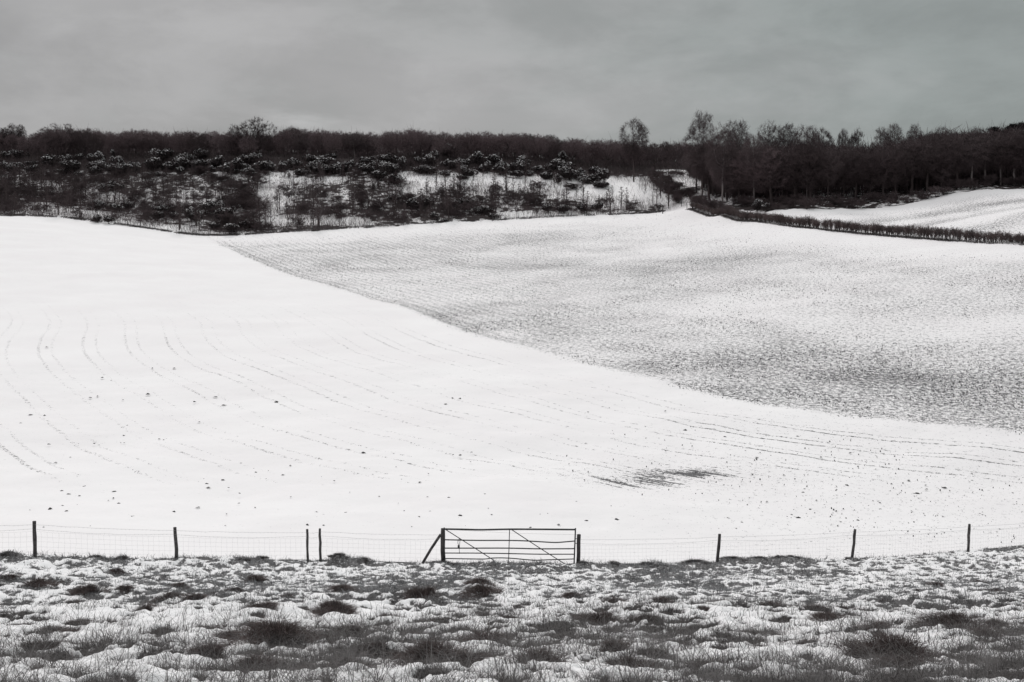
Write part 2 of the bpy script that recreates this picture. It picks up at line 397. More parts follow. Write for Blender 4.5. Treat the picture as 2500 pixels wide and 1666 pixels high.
dW = polyline_dist(XX, YY, [tuple(p) for p in WEDGE_W], True) * np.sign(polyline_dist(np.array([probe[0]]), np.array([probe[1]]), [tuple(p) for p in WEDGE_W], True)[0])
dF = polyline_dist(XX, YY, [tuple(p) for p in FEN_W])
VV = pixel_v(XX, YY, ZZ); UU = pixel_u(XX, YY)
Uj = 1667.0
is_right = UU > 1655
scrub = np.where(~is_right, sstep(-dE, 0.0, 2.5), 0) * sstep(YY, 240, 250)
in_field = (dE > 0) & (dH > 0) & (YY < 300) & ~((UU > 1600) & (YY > 275))
w1 = fbm(XX / 22, YY / 22, 11, 4); w2 = fbm(XX / 5, YY / 5, 12, 3)
bare_a = np.zeros(XX.shape)
rf = sstep(-sd_, -0.4, 1.5) * in_field               # the darker sown field
light = blobs(XX, YY, [(1900, 745, 330, 42, 0.8), (2350, 800, 260, 40, 0.7), (1700, 700, 160, 25, 0.35), (1250, 560, 300, 14, 0.5), (1900, 583, 420, 20, 0.8), (2400, 612, 300, 20, 0.6), (1700, 520, 200, 20, 0.8),
                       (1230, 815, 70, 12, 0.6), (1450, 880, 120, 16, 0.55), (1650, 935, 130, 14, 0.35), (700, 590, 150, 8, 0.5), (1350, 670, 140, 8, 0.3)])
dark = blobs(XX, YY, [(1750, 880, 260, 40, 0.32), (2200, 930, 330, 50, 0.36), (1300, 760, 250, 50, 0.15), (900, 640, 250, 40, 0.10), (1750, 640, 300, 22, 0.2), (2000, 985, 200, 20, 0.15), (1450, 660, 200, 30, 0.12)])
edge_fade = sstep(dE, 2, 22) * sstep(dH, 2, 25)
dens = (0.58 + dark * 0.6 + (w1 - 0.5) * 0.32 + (w2 - 0.5) * 0.32 - light * 0.25) * (0.25 + 0.75 * edge_fade)
dens = np.maximum(dens, 0.14 * edge_fade) + 0.16 * np.exp(-((sd_ + 1.2) / 1.6) ** 2) * sstep(YY, 95, 130)
bare_a += rf * np.clip(dens, 0, 0.95)
bare_a += 0.30 * blobs(XX, YY, [(1560, 1165, 190, 26, 1.0), (1780, 1150, 180, 24, 0.6), (1900, 1040, 220, 26, 0.35)]) * in_field
# near headland and right corner lightly speckled
bare_a += (in_field & (sd_ > 0)) * (0.10 * sstep(UU, 1200, 2300) * sstep(VV, 1000, 1130) + 0.03) * (0.4 + w1)
s_up = 1.0
# upper field beyond the hedge: stubble rows
upf = (VV > np.interp(UU, [w[0] for w in WEDGE], [w[1] for w in WEDGE])) & (dH * s_up < 0) & (UU > 1780) & (YY < 245)
print('upper field cells', upf.sum())
bare_a += upf * np.clip(0.52 + (w1 - 0.5) * 0.4 + (w2 - 0.5) * 0.5 + 0.20 * np.sin(dW * 0.45), 0.25, 0.9) * sstep(abs(dW), 1, 10)
bare_a += 0.5 * sstep(-dH, 0, 1) * sstep(dH, -2.0, -0.3) * 0 
melt_a = blobs(XX, YY, [(1455, 1165, 70, 13, 0.55), (1505, 1183, 80, 13, 0.6), (1570, 1155, 85, 22, 0.7), (1620, 1178, 80, 14, 0.6), (1650, 1150, 70, 12, 0.6), (1730, 1145, 60, 14, 0.5), (1700, 1155, 30, 8, 0.6), (1850, 1138, 110, 6, 0.6), (1800, 1160, 90, 5, 0.5),
                        (1760, 1160, 120, 16, 0.25), (1800, 1035, 130, 9, 0.5), (1900, 1050, 90, 8, 0.35)]) * in_field
track_a = (1 + 0.8 * blobs(XX, YY, [(1640, 1130, 200, 40, 0.8), (1850, 1040, 260, 30, 0.8)])) * in_field * sstep(sd_, 1, 4) * (0.46 + 0.28 * sstep(UU, 1300, 1900)) * sstep(-VV, -1190, -1150) * sstep(VV, 700, 850)
# snow-free litter below the wood and bushes
LIGHTS = [(247, 476, 46, 13, 1.0), (212, 524, 60, 8, 1.1), (312, 545, 55, 8, 1.1), (400, 560, 70, 7, 0.9), (440, 505, 34, 16, 0.6), (567, 428, 34, 11, 0.9), (655, 468, 26, 12, 0.9), (689, 442, 62, 15, 0.9), (808, 441, 42, 8, 0.8), (674, 492, 36, 22, 1.0),
          (832, 485, 38, 17, 0.6), (719, 472, 40, 12, 0.6), (668, 537, 42, 12, 1.1), (752, 540, 70, 9, 1.0), (868, 540, 36, 11, 1.1), (1017, 440, 54, 22, 1.1), (1085, 437, 50, 14, 0.9), (1195, 445, 100, 19, 1.1), (1270, 528, 44, 6, 1.1), (1304, 448, 56, 14, 1.0),
          (1393, 470, 40, 12, 1.1), (1497, 452, 95, 32, 1.4), (1587, 482, 30, 15, 1.0), (1400, 522, 160, 4, 0.6), (131, 458, 60, 9, 0.35), (128, 515, 50, 8, 0.7), (360, 490, 40, 10, 0.4), (1060, 546, 40, 3, 0.9), (950, 552, 60, 3, 0.7), (520, 572, 160, 5, 0.6), (500, 470, 60, 8, 0.35)]
def darkness(X, Y): return np.clip(0.92 - blobs(X, Y, LIGHTS) * np.where(1250 + F * X / Y < 960, 0.72, 0.92), 0, 1)
lit = scrub * np.clip(darkness(XX, YY) * 0.80 + 0.02 + (w2 - 0.5) * 0.7, 0, 1)
lit = np.maximum(lit, scrub * sstep(YY, 315, 322) * 0.9)
lit = np.maximum(lit, scrub * sstep(YY, 322, 330) * 1.0)                 # wood floor on the ridge
lit = np.where(scrub > 0, lit * (1 - 0.8 * sstep(UU, 1380, 1440) * sstep(-VV, -490, -470) * sstep(VV, 425, 440)), lit)
rightwood = (UU > 1740) & (dW < 0) & (YY > 225)
lit = np.where(rightwood, np.maximum(lit, sstep(-dW, 0, 2) * (0.80 + (w1 - 0.5) * 1.0)), lit)
lit = np.where(rightwood, lit - blobs(XX, YY, [(2080, 455, 50, 12, 0.7), (1880, 445, 70, 8, 0.5), (1930, 455, 60, 6, 0.4), (2215, 480, 20, 5, 0.6), (1810, 470, 50, 10, 0.4)]), lit)
lit = np.where((UU > 1600) & (YY > 335), 1.0, lit)
lit = np.maximum(lit, 0.95 * np.exp(-((dE + 0.9) / 0.7) ** 2) * (w2 > 0.36) * (UU < 1630) * (YY > 240))
gap = (UU > 1600) & (UU <= 1740) & (YY > 262) & (YY < 335)
lit = np.where(gap, np.clip((w2 - 0.45) * 2.0 + 0.25, 0, 0.8), lit)
ii = np.arange(TT.shape[0] - 1)[:, None] * TT.shape[1]; jj = np.arange(TT.shape[1] - 1)[None]
quads = np.stack([ii + jj, ii + jj + 1, ii + TT.shape[1] + jj + 1, ii + TT.shape[1] + jj], -1).reshape(-1, 4)
# small real unevenness
ZZd = ZZ + (fbm(XX / 3, YY / 3, 31, 3) - 0.5) * 0.22 * sstep(dF, 0.5, 6) + (fbm(XX / 9, YY / 9, 33, 3) - 0.5) * (scrub * 1.2 + 0.45 * sstep(dF, 2, 20) * (1 - scrub))
g = mesh('snow_field', np.stack([XX, YY, ZZd], -1).reshape(-1, 3), quads, m_field, smooth=True,
         attrs=dict(bare=bare_a, track=track_a, sdist=sd_, melt=melt_a, litter=np.clip(lit, 0, 1), rows=rf * (0.35 + 0.65 * sstep(-UU, -1500, -900))))
tag(g, 'snow covered field sloping up from the gate towards the wood, earth showing through on the right', 'field', kind='structure')

# ------------------------------------------------------------------ near pasture
A_ = lambda L: [(x / 2.768, 1220 + y / 2.768, s) for x, y, s in L]
B_ = lambda L: [(800 + x / 2.768, 1220 + y / 2.768, s) for x, y, s in L]
C_ = lambda L: [(1650 + x / 2.768, 1220 + y / 2.768, s) for x, y, s in L]
TUSS = A_([(785,515,.40),(260,605,.62),(70,555,.4),(600,655,.62),(840,635,.5),(480,700,.42),(1150,720,.62),(1320,735,.62),(1290,665,.3),(1770,790,.62),(1720,575,.5),(1590,645,.5),
      (2280,790,.6),(2300,670,.5),(140,900,.5),(340,940,.55),(510,890,.55),(1060,960,.42),(1390,915,.5),(1850,1060,.85),(1730,1200,.62),(350,1075,.42),(210,1075,.38),(890,1095,.34),
      (1410,1130,.5),(2330,985,.42),(2200,905,.5),(1940,715,.3),(2030,720,.3),(750,880,.4),(1000,790,.4),(1540,985,.4),(2130,1225,.5),(1220,620,.4),(10,600,.4),(250,750,.4),(1450,660,.3)]) \
     + B_([(640,710,.85),(1040,690,.8),(1290,765,.36),(930,790,.36),(1850,870,.8),(2140,885,.6),(40,785,.6),(400,815,.5),(150,980,.5),(330,940,.4),(550,975,.4),(1080,1010,.75),(1540,960,.34),(310,1130,.45),
      (140,1210,.45),(690,1185,.62),(780,860,.5),(1220,885,.42),(2330,1010,.38),(1480,1020,.32),(1650,690,.45),(1930,750,.5),(1950,1110,.5),(2040,1200,.55),(1440,1200,.6),(940,1215,.5),(2210,1135,.36),(1030,600,.6),(2250,745,.5),(100,660,.5)]) \
     + C_([(310,745,.45),(640,775,.55),(950,795,.52),(1140,785,.45),(1020,880,.55),(1340,925,.65),(1860,910,.85),(520,935,.42),(860,1020,.5),(550,1040,.5),(1250,1105,.55),(1480,1140,.9),(1710,1175,.42),(1830,1115,.4),
      (2050,1140,.5),(2100,985,.5),(2210,935,.35),(1410,705,.36),(1760,615,.4),(2170,650,.5),(2150,855,.45),(130,855,.3),(390,860,.3),(180,795,.36),(750,850,.3),(300,1060,.3),(250,1225,.5),(1580,1215,.55),(1640,640,.4),(2050,580,.4)])
BANK = A_([(1640,440,.6),(1770,425,.4),(2290,405,.8),(30,412,.7),(650,412,.5),(820,412,.4)]) + B_([(1940,455,1.3),(60,405,.8),(250,410,1.3),(770,430,1.0),(2150,455,.7),(2250,470,.7),(1720,455,.5)]) \
     + C_([(130,430,1.1),(380,425,1.0),(560,425,.9),(800,410,1.3),(1180,415,.6),(700,430,.7)])
tg = ground_at([a[0] for a in TUSS], [a[1] for a in TUSS]); ts = np.array([a[2] for a in TUSS]) * 0.86
bgp = ground_at([a[0] for a in BANK], [a[1] for a in BANK]); bs_ = np.array([a[2] for a in BANK]) * 0.8

for q in bgp:
    if q[1] > fence_Y(q[0] / q[1]) - 0.15:
        tq = q[0] / q[1]; q[1] = float(fence_Y(tq)) - 0.15; q[0] = tq * q[1]
def base_bumps(x, y):
    b = (fbm(x / 0.85, y / 0.85, 51, 2) - 0.5) * 0.20 + (fbm(x / 0.30, y / 0.30, 53, 2) - 0.5) * 0.12 + (fbm(x / 3.2, y / 3.2, 55, 2) - 0.5) * 0.22
    return b
def pasture_fields(x, y):
    """returns ground detail height (without smooth terrain), snow cover 0..1"""
    e = 0.06
    b = base_bumps(x, y); gy = (base_bumps(x, y + e) - b) / e
    far = sstep(y, 25, 31)
    right = sstep(pixel_u(x, y), 1650, 2300)
    n = fbm(x / 0.30, y / 0.42, 61, 3); nf = fbm(x / 0.17, y / 0.26, 63, 3)
    patch = fbm(x / 2.6, y / 3.4, 65, 2)
    s = 0.57 + (n - 0.5) * (1.5 - 0.7 * far) + (nf - 0.5) * (0.75 + 1.1 * far) + (patch - 0.5) * 0.95 - gy * 0.85 - far * 0.17 + 0.07 * (1 - far) + 0.06 * right * far
    mound = np.zeros(x.shape); hole = np.zeros(x.shape)
    for (px, py, pz), r in zip(tg, ts):
        m = (abs(x - px) < 3 * r) & (abs(y - py) < 3 * r)
        if not m.any(): continue
        dx, dy = x[m] - px, y[m] - py
        mound[m] += 0.16 * r * np.exp(-((dx / (0.55 * r)) ** 2 + ((dy - 0.25 * r) / (0.6 * r)) ** 2))
        hole[m] += np.exp(-((dx / (0.5 * r)) ** 2 + ((dy + 0.05 * r) / (0.42 * r)) ** 2) * 1.1)
    s = s - hole * 0.9 + blobs(x, y, [(1380, 1505, 130, 30, 0.22), (1300, 1580, 200, 22, 0.12), (2330, 1590, 160, 26, 0.22), (1950, 1590, 120, 22, 0.18), (2100, 1545, 90, 16, 0.15), (900, 1500, 140, 22, 0.15), (1780, 1520, 100, 20, 0.15), (480, 1590, 90, 22, 0.15), (1560, 1440, 100, 10, 0.15)])
    for (px, py, pz), r in zip(bgp, bs_):
        m = (abs(x - px) < 3 * r) & (abs(y - py) < 2 * r)
        if not m.any(): continue
        dx, dy = x[m] - px, y[m] - py
        q = np.exp(-(dx / (0.6 * r)) ** 2 - (dy / 0.45) ** 2); mound[m] += 0.12 * q; s[m] = s[m] - q
    cov = sstep(s, 0.36, 0.62)
    pil = np.sqrt(np.clip((s - 0.40) * 2.6, 0, 1))
    wv = fbm(x / 0.5, y / 0.5, 75, 2) * 0.8; l1 = 1 - abs(2 * vnoise(x / 0.42 + y * 0.8 + wv, y / 0.20 + wv * 1.5, 71) - 1); lump = 0.25 + 0.6 * l1 * l1
    h = b + mound + pil * ((0.072 - 0.042 * far) * (0.35 + 1.3 * lump) + 0.022 * fbm(x / 0.07, y / 0.09, 73, 2))
    return h, np.maximum(cov, 0.27 * far)
NC, NR = 1150, 720
tc_ = np.linspace(-0.56, 0.56, NC); rr = np.linspace(0, 1, NR)
TT, RR = np.meshgrid(tc_, rr)
Yn = 7.0
# rows packed closer near the standpoint; columns widen with distance
Yf = fence_Y(np.clip(TT, -0.9, 0.9)) + 0.9
for _ in range(3): Yf = fence_Y(np.clip(TT * (Yf + 11) / Yf * 0.8, -0.95, 0.95)) + 0.9
YY = Yn * (Yf / Yn) ** (RR ** 0.85)
XX = TT * 0.8 * (YY + 11)
h, cov = pasture_fields(XX, YY)
ef = sstep(Yf - YY, 0.0, 0.9)
ZZ = H(XX, YY) + 0.03 + h * ef - 0.10 * (1 - ef)
bank_lift = 0.0
ii = np.arange(NR - 1)[:, None] * NC; jj = np.arange(NC - 1)[None]
quads = np.stack([ii + jj, ii + jj + 1, ii + NC + jj + 1, ii + NC + jj], -1).reshape(-1, 4)
g = mesh('pasture', np.stack([XX, YY, ZZ], -1).reshape(-1, 3), quads, m_past, smooth=True, attrs=dict(snow=np.where(ef < 0.5, 0.75, cov)))
tag(g, 'rough grazing ground in front of the fence under thin lumpy snow', 'ground', kind='structure')
# ground behind and beside the camera
t2 = np.linspace(-60, 60, 361); y2 = np.linspace(-20, 60, 241); XX2, YY2 = np.meshgrid(t2, y2)
dF2 = np.where(abs(XX2 / np.maximum(YY2, 0.1)) < 0.5, 1, 0) * sstep(YY2, 9, 11)
ZZ2 = H(XX2, YY2) - 0.05 - 0.30 * sstep(YY2, 6.5, 8.5) * sstep(0.44 * (YY2 + 11) - abs(XX2), -0.5, 1.5) + (fbm(XX2 / 1.5, YY2 / 1.5, 5) - 0.5) * 0.1
ii = np.arange(240)[:, None] * 361; jj = np.arange(360)[None]
q2 = np.stack([ii + jj, ii + jj + 1, ii + 362 + jj, ii + 361 + jj], -1).reshape(-1, 4)
keepq = (YY2[:-1, :-1] < fence_Y(np.clip(XX2 / np.maximum(YY2, 1), -0.95, 0.95))[:-1, :-1] + 0.3).reshape(-1); q2 = q2[keepq]
lim = (XX2 / np.maximum(YY2, 0.1))
g = mesh('ground', np.stack([XX2, YY2, ZZ2], -1).reshape(-1, 3), q2, m_past, smooth=True, attrs=dict(snow=0.3 + 0.5 * fbm(XX2 / 2, YY2 / 2, 3)))
tag(g, 'snowy grass ground around the standpoint', 'ground', kind='structure')

# ------------------------------------------------------------------ grass: uncountable blades
def blade_pts(pos, hgt, lean, bend):
    N = len(pos); az = rng.uniform(0, 2 * math.pi, N); dirv = np.stack([np.cos(az), np.sin(az), np.zeros(N)], 1)
    up = np.array([[0, 0, 1.0]])
    l = (lean * hgt)[:, None] * dirv
    p1 = pos + l * 0.35 + up * (hgt * 0.6)[:, None]
    p2 = pos + l * (1 + bend)[:, None] + up * (hgt * (1 - 0.35 * bend))[:, None]
    side = np.stack([-np.sin(az), np.cos(az), np.zeros(N)], 1)
    tw = rng.uniform(-0.9, 0.9, N)[:, None]; side = side * np.cos(tw) + dirv * np.sin(tw)
    return p1, p2, side
def sample_pasture(N):
    t = rng.uniform(-0.50, 0.50, N); yf = fence_Y(t) + 0.3
    y = 10.0 * (yf / 10.0) ** rng.uniform(0, 1, N)       # denser close by
    x = t * y; h, c = pasture_fields(x, y)
    return x, y, h, c
x, y, h, c = sample_pasture(1100000)
keep = rng.uniform(0, 1, len(x)) < np.where(c < 0.5, np.clip((0.68 - c) * 0.85, 0.02, 0.55), np.where(fbm(x / 0.7, y / 0.6, 91, 3) > 0.57, 0.12, 0.003))
x, y, h, c = x[keep], y[keep], h[keep], c[keep]
many = np.where(c < 0.45, 3, 1); x, y, h, c = (np.repeat(q, many) for q in (x, y, h, c)); x = x + rng.normal(0, 0.035, len(x)) * np.repeat(many > 1, many); y = y + rng.normal(0, 0.035, len(x)) * np.repeat(many > 1, many)
pos = np.stack([x, y, H(x, y) + 0.03 + h - 0.01], 1)
tall = rng.uniform(0, 1, len(x)) < np.where(c > 0.5, 0.45, 0.12)
near = 1 - sstep(y, 17, 27)
thin = rng.uniform(0, 1, len(x)) > 0.45 * near; x, y, h, c, pos, tall, near = (q[thin] for q in (x, y, h, c, pos, tall, near))
hg = np.where(tall, rng.uniform(0.10, 0.30, len(x)) * (1 + 0.35 * near), rng.uniform(0.03, 0.13, len(x)) * (1 + 0.25 * near)) * (1 - 0.25 * sstep(y, 25, 32))
p1, p2, sd = blade_pts(pos, hg, rng.uniform(0.2, 1.6, len(x)) * (1 + 0.3 * near), rng.uniform(0, 0.6, len(x)))
G = Geo(); G.ribbons(pos, p1, p2, (0.0024 + 0.00022 * y) * (1 + 0.25 * near), sd)
go = G.build('grass', m_grass); fa = go.data.attributes.new('frost', 'FLOAT', 'POINT'); fa.data.foreach_set('value', np.repeat(np.clip(sstep(y, 23, 33) + rng.normal(0, 0.12, len(y)), 0, 1), 5).astype(np.float32))
tag(go, 'thin winter grass growing up through the snow of the near ground', 'grass', kind='stuff')
print('blades', len(x))

# a few tall dead flower stems
KS = []
def stem_mesh(seed):
    r = np.random.default_rng(seed); G = Geo(); hh = r.uniform(0.45, 0.8)
    pts = [(0, 0, 0)]; dx, dy = r.normal(0, 0.1, 2)
    for k in range(1, 5): pts.append((dx * (k / 4) ** 1.5 * hh * 2, dy * k / 4 * hh, hh * k / 4))
    G.tube(pts, [0.004, 0.0035, 0.003, 0.0025, 0.002], 3, False)
    for k in range(4):
        i = r.integers(2, 5); b = np.array(pts[i]); e = b + np.array([r.normal(0, 0.05), r.normal(0, 0.05), 0.07])
        G.tube([b, (b + e) / 2, e], 0.002, 3, False)
    return G

# ------------------------------------------------------------------ tussocks: things
def pasture_z(X, Y):
    hh, cc = pasture_fields(np.array([X]), np.array([Y])); return float(H(X, Y) + 0.03 + hh[0])
def tussock_geo(seed, n=1600, hmax=0.36, flat=1.0):
    r = np.random.default_rng(seed); rad = np.sqrt(r.uniform(0, 1, n)) * 0.36; az = r.uniform(0, 2 * math.pi, n)
    lob = 1 + 0.35 * np.sin(az * 2 + r.uniform(0, 6)) + 0.2 * np.sin(az * 3 + r.uniform(0, 6)); rad = rad * lob
    pos = np.stack([rad * np.cos(az), rad * np.sin(az), -0.03 + 0.12 * flat * np.cos(np.clip(rad / 0.4, 0, 1) * 1.5)], 1)
    out = np.stack([np.cos(az), np.sin(az), np.zeros(n)], 1) + r.normal(0, 0.45, (n, 3)) * [1, 1, 0] + np.array([0.2, -0.1, 0])
    hh = r.uniform(0.35, 1.0, n) * hmax * flat * (1 - 0.45 * rad / 0.45)
    spread = hh * r.uniform(0.3, 1.0, n) * (0.4 + rad / 0.4)
    p1 = pos + out * spread[:, None] * 0.35 + np.array([[0, 0, 1]]) * hh[:, None] * 0.6
    p2 = pos + out * spread[:, None] * 1.1 + np.array([[0, 0, 1]]) * (hh * r.uniform(0.35, 1.0, n))[:, None]
    G = Geo(); G.ribbons(pos, p1, p2, r.uniform(0.004, 0.008, n)); return G
tproto = []
for k in range(7):
    G = tussock_geo(100 + k, 1500 + 120 * k, 0.24 + 0.03 * (k % 4)); tproto.append(G.build('grass_tussock', m_tuss))
bproto = []
for k in range(4):
    G = tussock_geo(200 + k, 1300, 0.26, 0.7); bproto.append(G.build('grass_clump', m_bank))
def _unused(): pass
def place(o, first, loc, rz, sc):
    q = o if first else o.copy()
    if not first: COL.objects.link(q)
    q.location = loc; q.rotation_euler = (0, 0, rz); q.scale = sc; return q
used = set()
BIG = {}
for i, ((px, py, pz), r) in enumerate(zip(tg, ts)):
    k = i % 7; first = ('t', k) not in used; used.add(('t', k))
    z = pasture_z(px, py); s = r / 0.62
    o = place(tproto[k], first, (px, py, z - 0.03), rng.uniform(0, 6.28), (s * 1.1, s * 0.9, s * rng.uniform(0.8, 1.1) * (1.0 if r > .5 else 0.85)))
    u = pixel_u(px, py); v = pixel_v(px, py, pz)
    side = 'left' if u < 833 else ('middle' if u < 1667 else 'right'); dep = 'near the fence' if py > 26 else ('mid pasture' if py > 19.5 else 'foreground')
    r = r / 0.86; size = 'broad' if r > 0.7 else ('mid-sized' if r > 0.45 else 'small')
    tag(o, '%s dark grass tussock in the snow, %s, %s third of the view' % (size, dep, side), 'grass tussock', 'grass tussocks in the snowy pasture')
for i, ((px, py, pz), r) in enumerate(zip(bgp, bs_)):
    k = i % 4; first = ('b', k) not in used; used.add(('b', k)); z = pasture_z(px, py)
    o = place(bproto[k], first, (px, py, z - 0.04), rng.uniform(0, 6.28), (r * 1.3, 0.6, 0.50 + 0.25 * r))
    u = pixel_u(px, py)
    where = 'left of the gate' if u < 1075 else ('right of the gate' if u > 1410 else 'beside the gate')
    tag(o, 'dark grassy clump at the foot of the wire fence %s' % where, 'grass clump', 'grassy clumps along the fence bank')
for k in range(3):
    G = stem_mesh(k + 5)
    sites = [(1243, 1450), (730, 1560), (1190, 1600), (450, 1600), (1655, 1610), (190, 1570), (2120, 1590), (1030, 1500), (640, 1480), (2380, 1560), (1530, 1560), (845, 1470)][k::3]
    pr = G.build('dead_stem', m_tuss)
    for q, (u, v) in enumerate(sites):
        p = ground_at([u], [v])[0]; z = pasture_z(p[0], p[1])
        o = place(pr, q == 0, (p[0], p[1], z - 0.02), rng.uniform(0, 6), (1, 1, rng.uniform(0.8, 1.3)))
        tag(o, 'thin dead plant stem sticking up above the snowy pasture grass', 'plant stem', 'dead stems standing in the pasture')

# ------------------------------------------------------------------ fence and gate
ROT = 2.768
def on_line(u): 
    """point of the fence line under pixel column u"""
    t = (u - 1250) / F; Y = float(fence_Y(t)); X = t * Y / 1.0
    return X, Y
POSTS = [(-270, 1272, 1366, 0.0), (75, 1271, 1366, 0.0), (425, 1287, 1374, -0.05), (747, 1292, 1372, -0.02), (779, 1289, 1371, -0.03), (1755, 1303, 1377, 0.09), (2087, 1292, 1371, 0.10), (2373, 1278, 1347, 0.03), (2680, 1258, 1324, 0.04)]
def gz(X, Y): return float(H(X, Y))
def px2m(p, Y): return p * Y / F
def post_geo(h, r, lean, seed=0):
    rr_ = np.random.default_rng(seed); G = Geo(); n = 7
    z = np.linspace(-0.3, h, n); pts = [(lean * zz + rr_.normal(0, 0.006), rr_.normal(0, 0.006), zz) for zz in z]
    rad = r * (1 + rr_.normal(0, 0.05, n)); rad[-1] *= 0.92
    G.tube(pts, rad, 9); return G
def wire_span(G, A, B, z0a, z0b, sag, r=0.0028, n=10, barbs=False, seed=0):
    rr_ = np.random.default_rng(seed)
    s = np.linspace(0, 1, n + 1); x = A[0] + (B[0] - A[0]) * s; y = A[1] + (B[1] - A[1]) * s
    za, zb = gz(*A) + z0a, gz(*B) + z0b
    z = za + (zb - za) * s - 4 * sag * s * (1 - s) + rr_.normal(0, 0.006, n + 1) * (s > 0) * (s < 1)
    G.tube(np.stack([x, y, z], 1), r, 3, False)
    if barbs:
        L = math.hypot(B[0] - A[0], B[1] - A[1]); k = int(L / 0.12)
        q = np.linspace(0.01, 0.99, k); bx = A[0] + (B[0] - A[0]) * q; by = A[1] + (B[1] - A[1]) * q; bz = np.interp(q, s, z)
        p0 = np.stack([bx - 0.012, by, bz - 0.018], 1); p2 = np.stack([bx + 0.012, by, bz + 0.018], 1)
        G.ribbons(p0, (p0 + p2) / 2, p2, 0.006, np.tile([[1.0, 0, 0.3]], (k, 1)))
    return x, y, z
def build_fence(label, posts, anchors, group=None):
    P0 = on_line(anchors[0][0]); root = thing('wire_fence', label, 'fence', (P0[0], P0[1], gz(*P0)))
    off = np.array([P0[0], P0[1], gz(*P0)])
    for i, (u, vt, vb, lean) in enumerate(posts):
        X, Y = on_line(u); hgt = px2m(vb - vt, Y)
        o = post_geo(hgt, 0.055 if u not in (747, 779) else 0.042, lean, i + abs(int(u))).build('post', m_wood, root, True); o.location = (X - off[0], Y - off[1], gz(X, Y) - off[2])
    tops = [Geo(), Geo()]; net = Geo()
    for k in range(len(anchors) - 1):
        (ua, ha), (ub, hb) = anchors[k], anchors[k + 1]; Aq = on_line(ua); Bq = on_line(ub)
        Aq = (Aq[0], Aq[1] - 0.06); Bq = (Bq[0], Bq[1] - 0.06)
        wire_span(tops[0], Aq, Bq, ha - 0.10, hb - 0.10, 0.03, 0.0032, 14, True, k)
        wire_span(tops[1], Aq, Bq, ha - 0.23, hb - 0.22, 0.07, 0.0032, 14, True, k + 50)
        rowsz = []
        for q in range(6):
            hz = (ha - 0.32) * (1 - q / 5.4) + 0.02; hz2 = (hb - 0.32) * (1 - q / 5.4) + 0.02
            rowsz.append(wire_span(net, Aq, Bq, hz, hz2, 0.03 * (1 - q / 6), 0.0016, 14, False, k * 9 + q))
        L = math.hypot(Bq[0] - Aq[0], Bq[1] - Aq[1]); n = int(L / 0.16)
        for s in np.linspace(0.01, 0.99, n):
            pts = []
            for (x, y, z) in rowsz:
                ss = np.linspace(0, 1, len(x)); pts.append((np.interp(s, ss, x) + rng.normal(0, 0.008), np.interp(s, ss, y), np.interp(s, ss, z)))
            net.tube(pts, 0.0014, 3, False)
    for nm, q in (('barbed_wire', tops[0]), ('barbed_wire', tops[1]), ('wire_netting', net)):
        o = q.build(nm, m_wire, root); o.location = tuple(-off)
    return root
hp = {u: px2m(vb - vt, on_line(u)[1]) for u, vt, vb, l in POSTS}
fl = build_fence('wire and netting fence on timber posts running left from the gate', POSTS[:5],
                 [(-270, hp[-270]), (75, hp[75]), (425, hp[425]), (747, hp[747]), (779, hp[779]), (1079, 1.09)])
fr_ = build_fence('wire and netting fence on leaning posts running right from the gate, climbing at the end', POSTS[5:],
                 [(1415, 0.98), (1755, hp[1755]), (2087, hp[2087]), (2373, hp[2373]), (2680, hp[2680])])
# gate posts (things) and the prop of the left one
GA = on_line(1080); GB = on_line(1413)
def simple_post(name, label, u, vt, vb, r, lean):
    X, Y = on_line(u); o = post_geo(px2m(vb - vt, Y), r, lean, int(u)).build(name, m_wood, None, True)
    o.location = (X, Y, gz(X, Y)); return tag(o, label, 'gate post')
gp1 = simple_post('gate_post', 'thick square-topped timber gate post at the latch end with a slanting prop', 1080, 1288, 1378, 0.075, 0.0)
gp2 = simple_post('gate_post', 'shorter timber gate post right of the gate, at the hinge end', 1413, 1304, 1381, 0.068, 0.02)
# slanting strut from ground (1027,1370) to post (1077,1302)
Xs, Ys = on_line(1024); za = gz(Xs, Ys); X1, Y1 = on_line(1076)
G = Geo(); topz = gz(X1, Y1) + px2m(1378 - 1303, Y1)
G.tube([(Xs - X1 + 0.07 * 0, Ys - Y1, za - 0.1 - topz), ((Xs - X1) * 0.5, (Ys - Y1) / 2, (za - topz) / 2), (-0.02, 0, 0)], 0.045, 8)
o = G.build('post_prop', m_wood, None, True); o.location = (X1, Y1, topz); tag(o, 'slanting timber prop leaning against the left gate post', 'post prop')

# the field gate: traced bar heights, pixel coordinates in the photo
def GP(u, v, dy=-0.09):
    """gate plane: from left post to right post"""
    rx, rz = ray(u, v); x0, y0 = GA[0], GA[1] + dy; x1, y1 = GB[0], GB[1] + dy
    k = (y1 - y0) / (x1 - x0); Y = (y0 - k * x0) / (1 - k * rx); return np.array([rx * Y, Y, rz * Y + CAMZ])
ZX = lambda L: [(1000 + x / 5.348, 1260 + y / 5.348) for x, y in L]
groot = thing('field_gate', 'dented five-bar metal field gate closed between its two posts', 'gate', tuple(GP(1085, 1376)))
GO = np.array(groot.location)
def bar(name, px, r, mat=m_gate, dy=-0.09, parent=groot, sides=8):
    pts = np.array([GP(u, v, dy) for u, v in ZX(px)]) - GO
    if len(pts) > 2: pts = smooth_pts(pts, 3)
    elif len(pts) == 2: pts = np.linspace(pts[0], pts[1], 4)
    G = Geo(); G.tube(pts, r, sides); return G.build(name, mat, parent, True)
bar('top_rail', [(450, 172), (700, 176), (930, 181), (1300, 174), (1700, 175), (2165, 179)], 0.030)
bar('rail', [(450, 311), (900, 320), (1300, 320), (1550, 328), (1750, 340), (1900, 347), (2020, 340), (2155, 328)], 0.021)
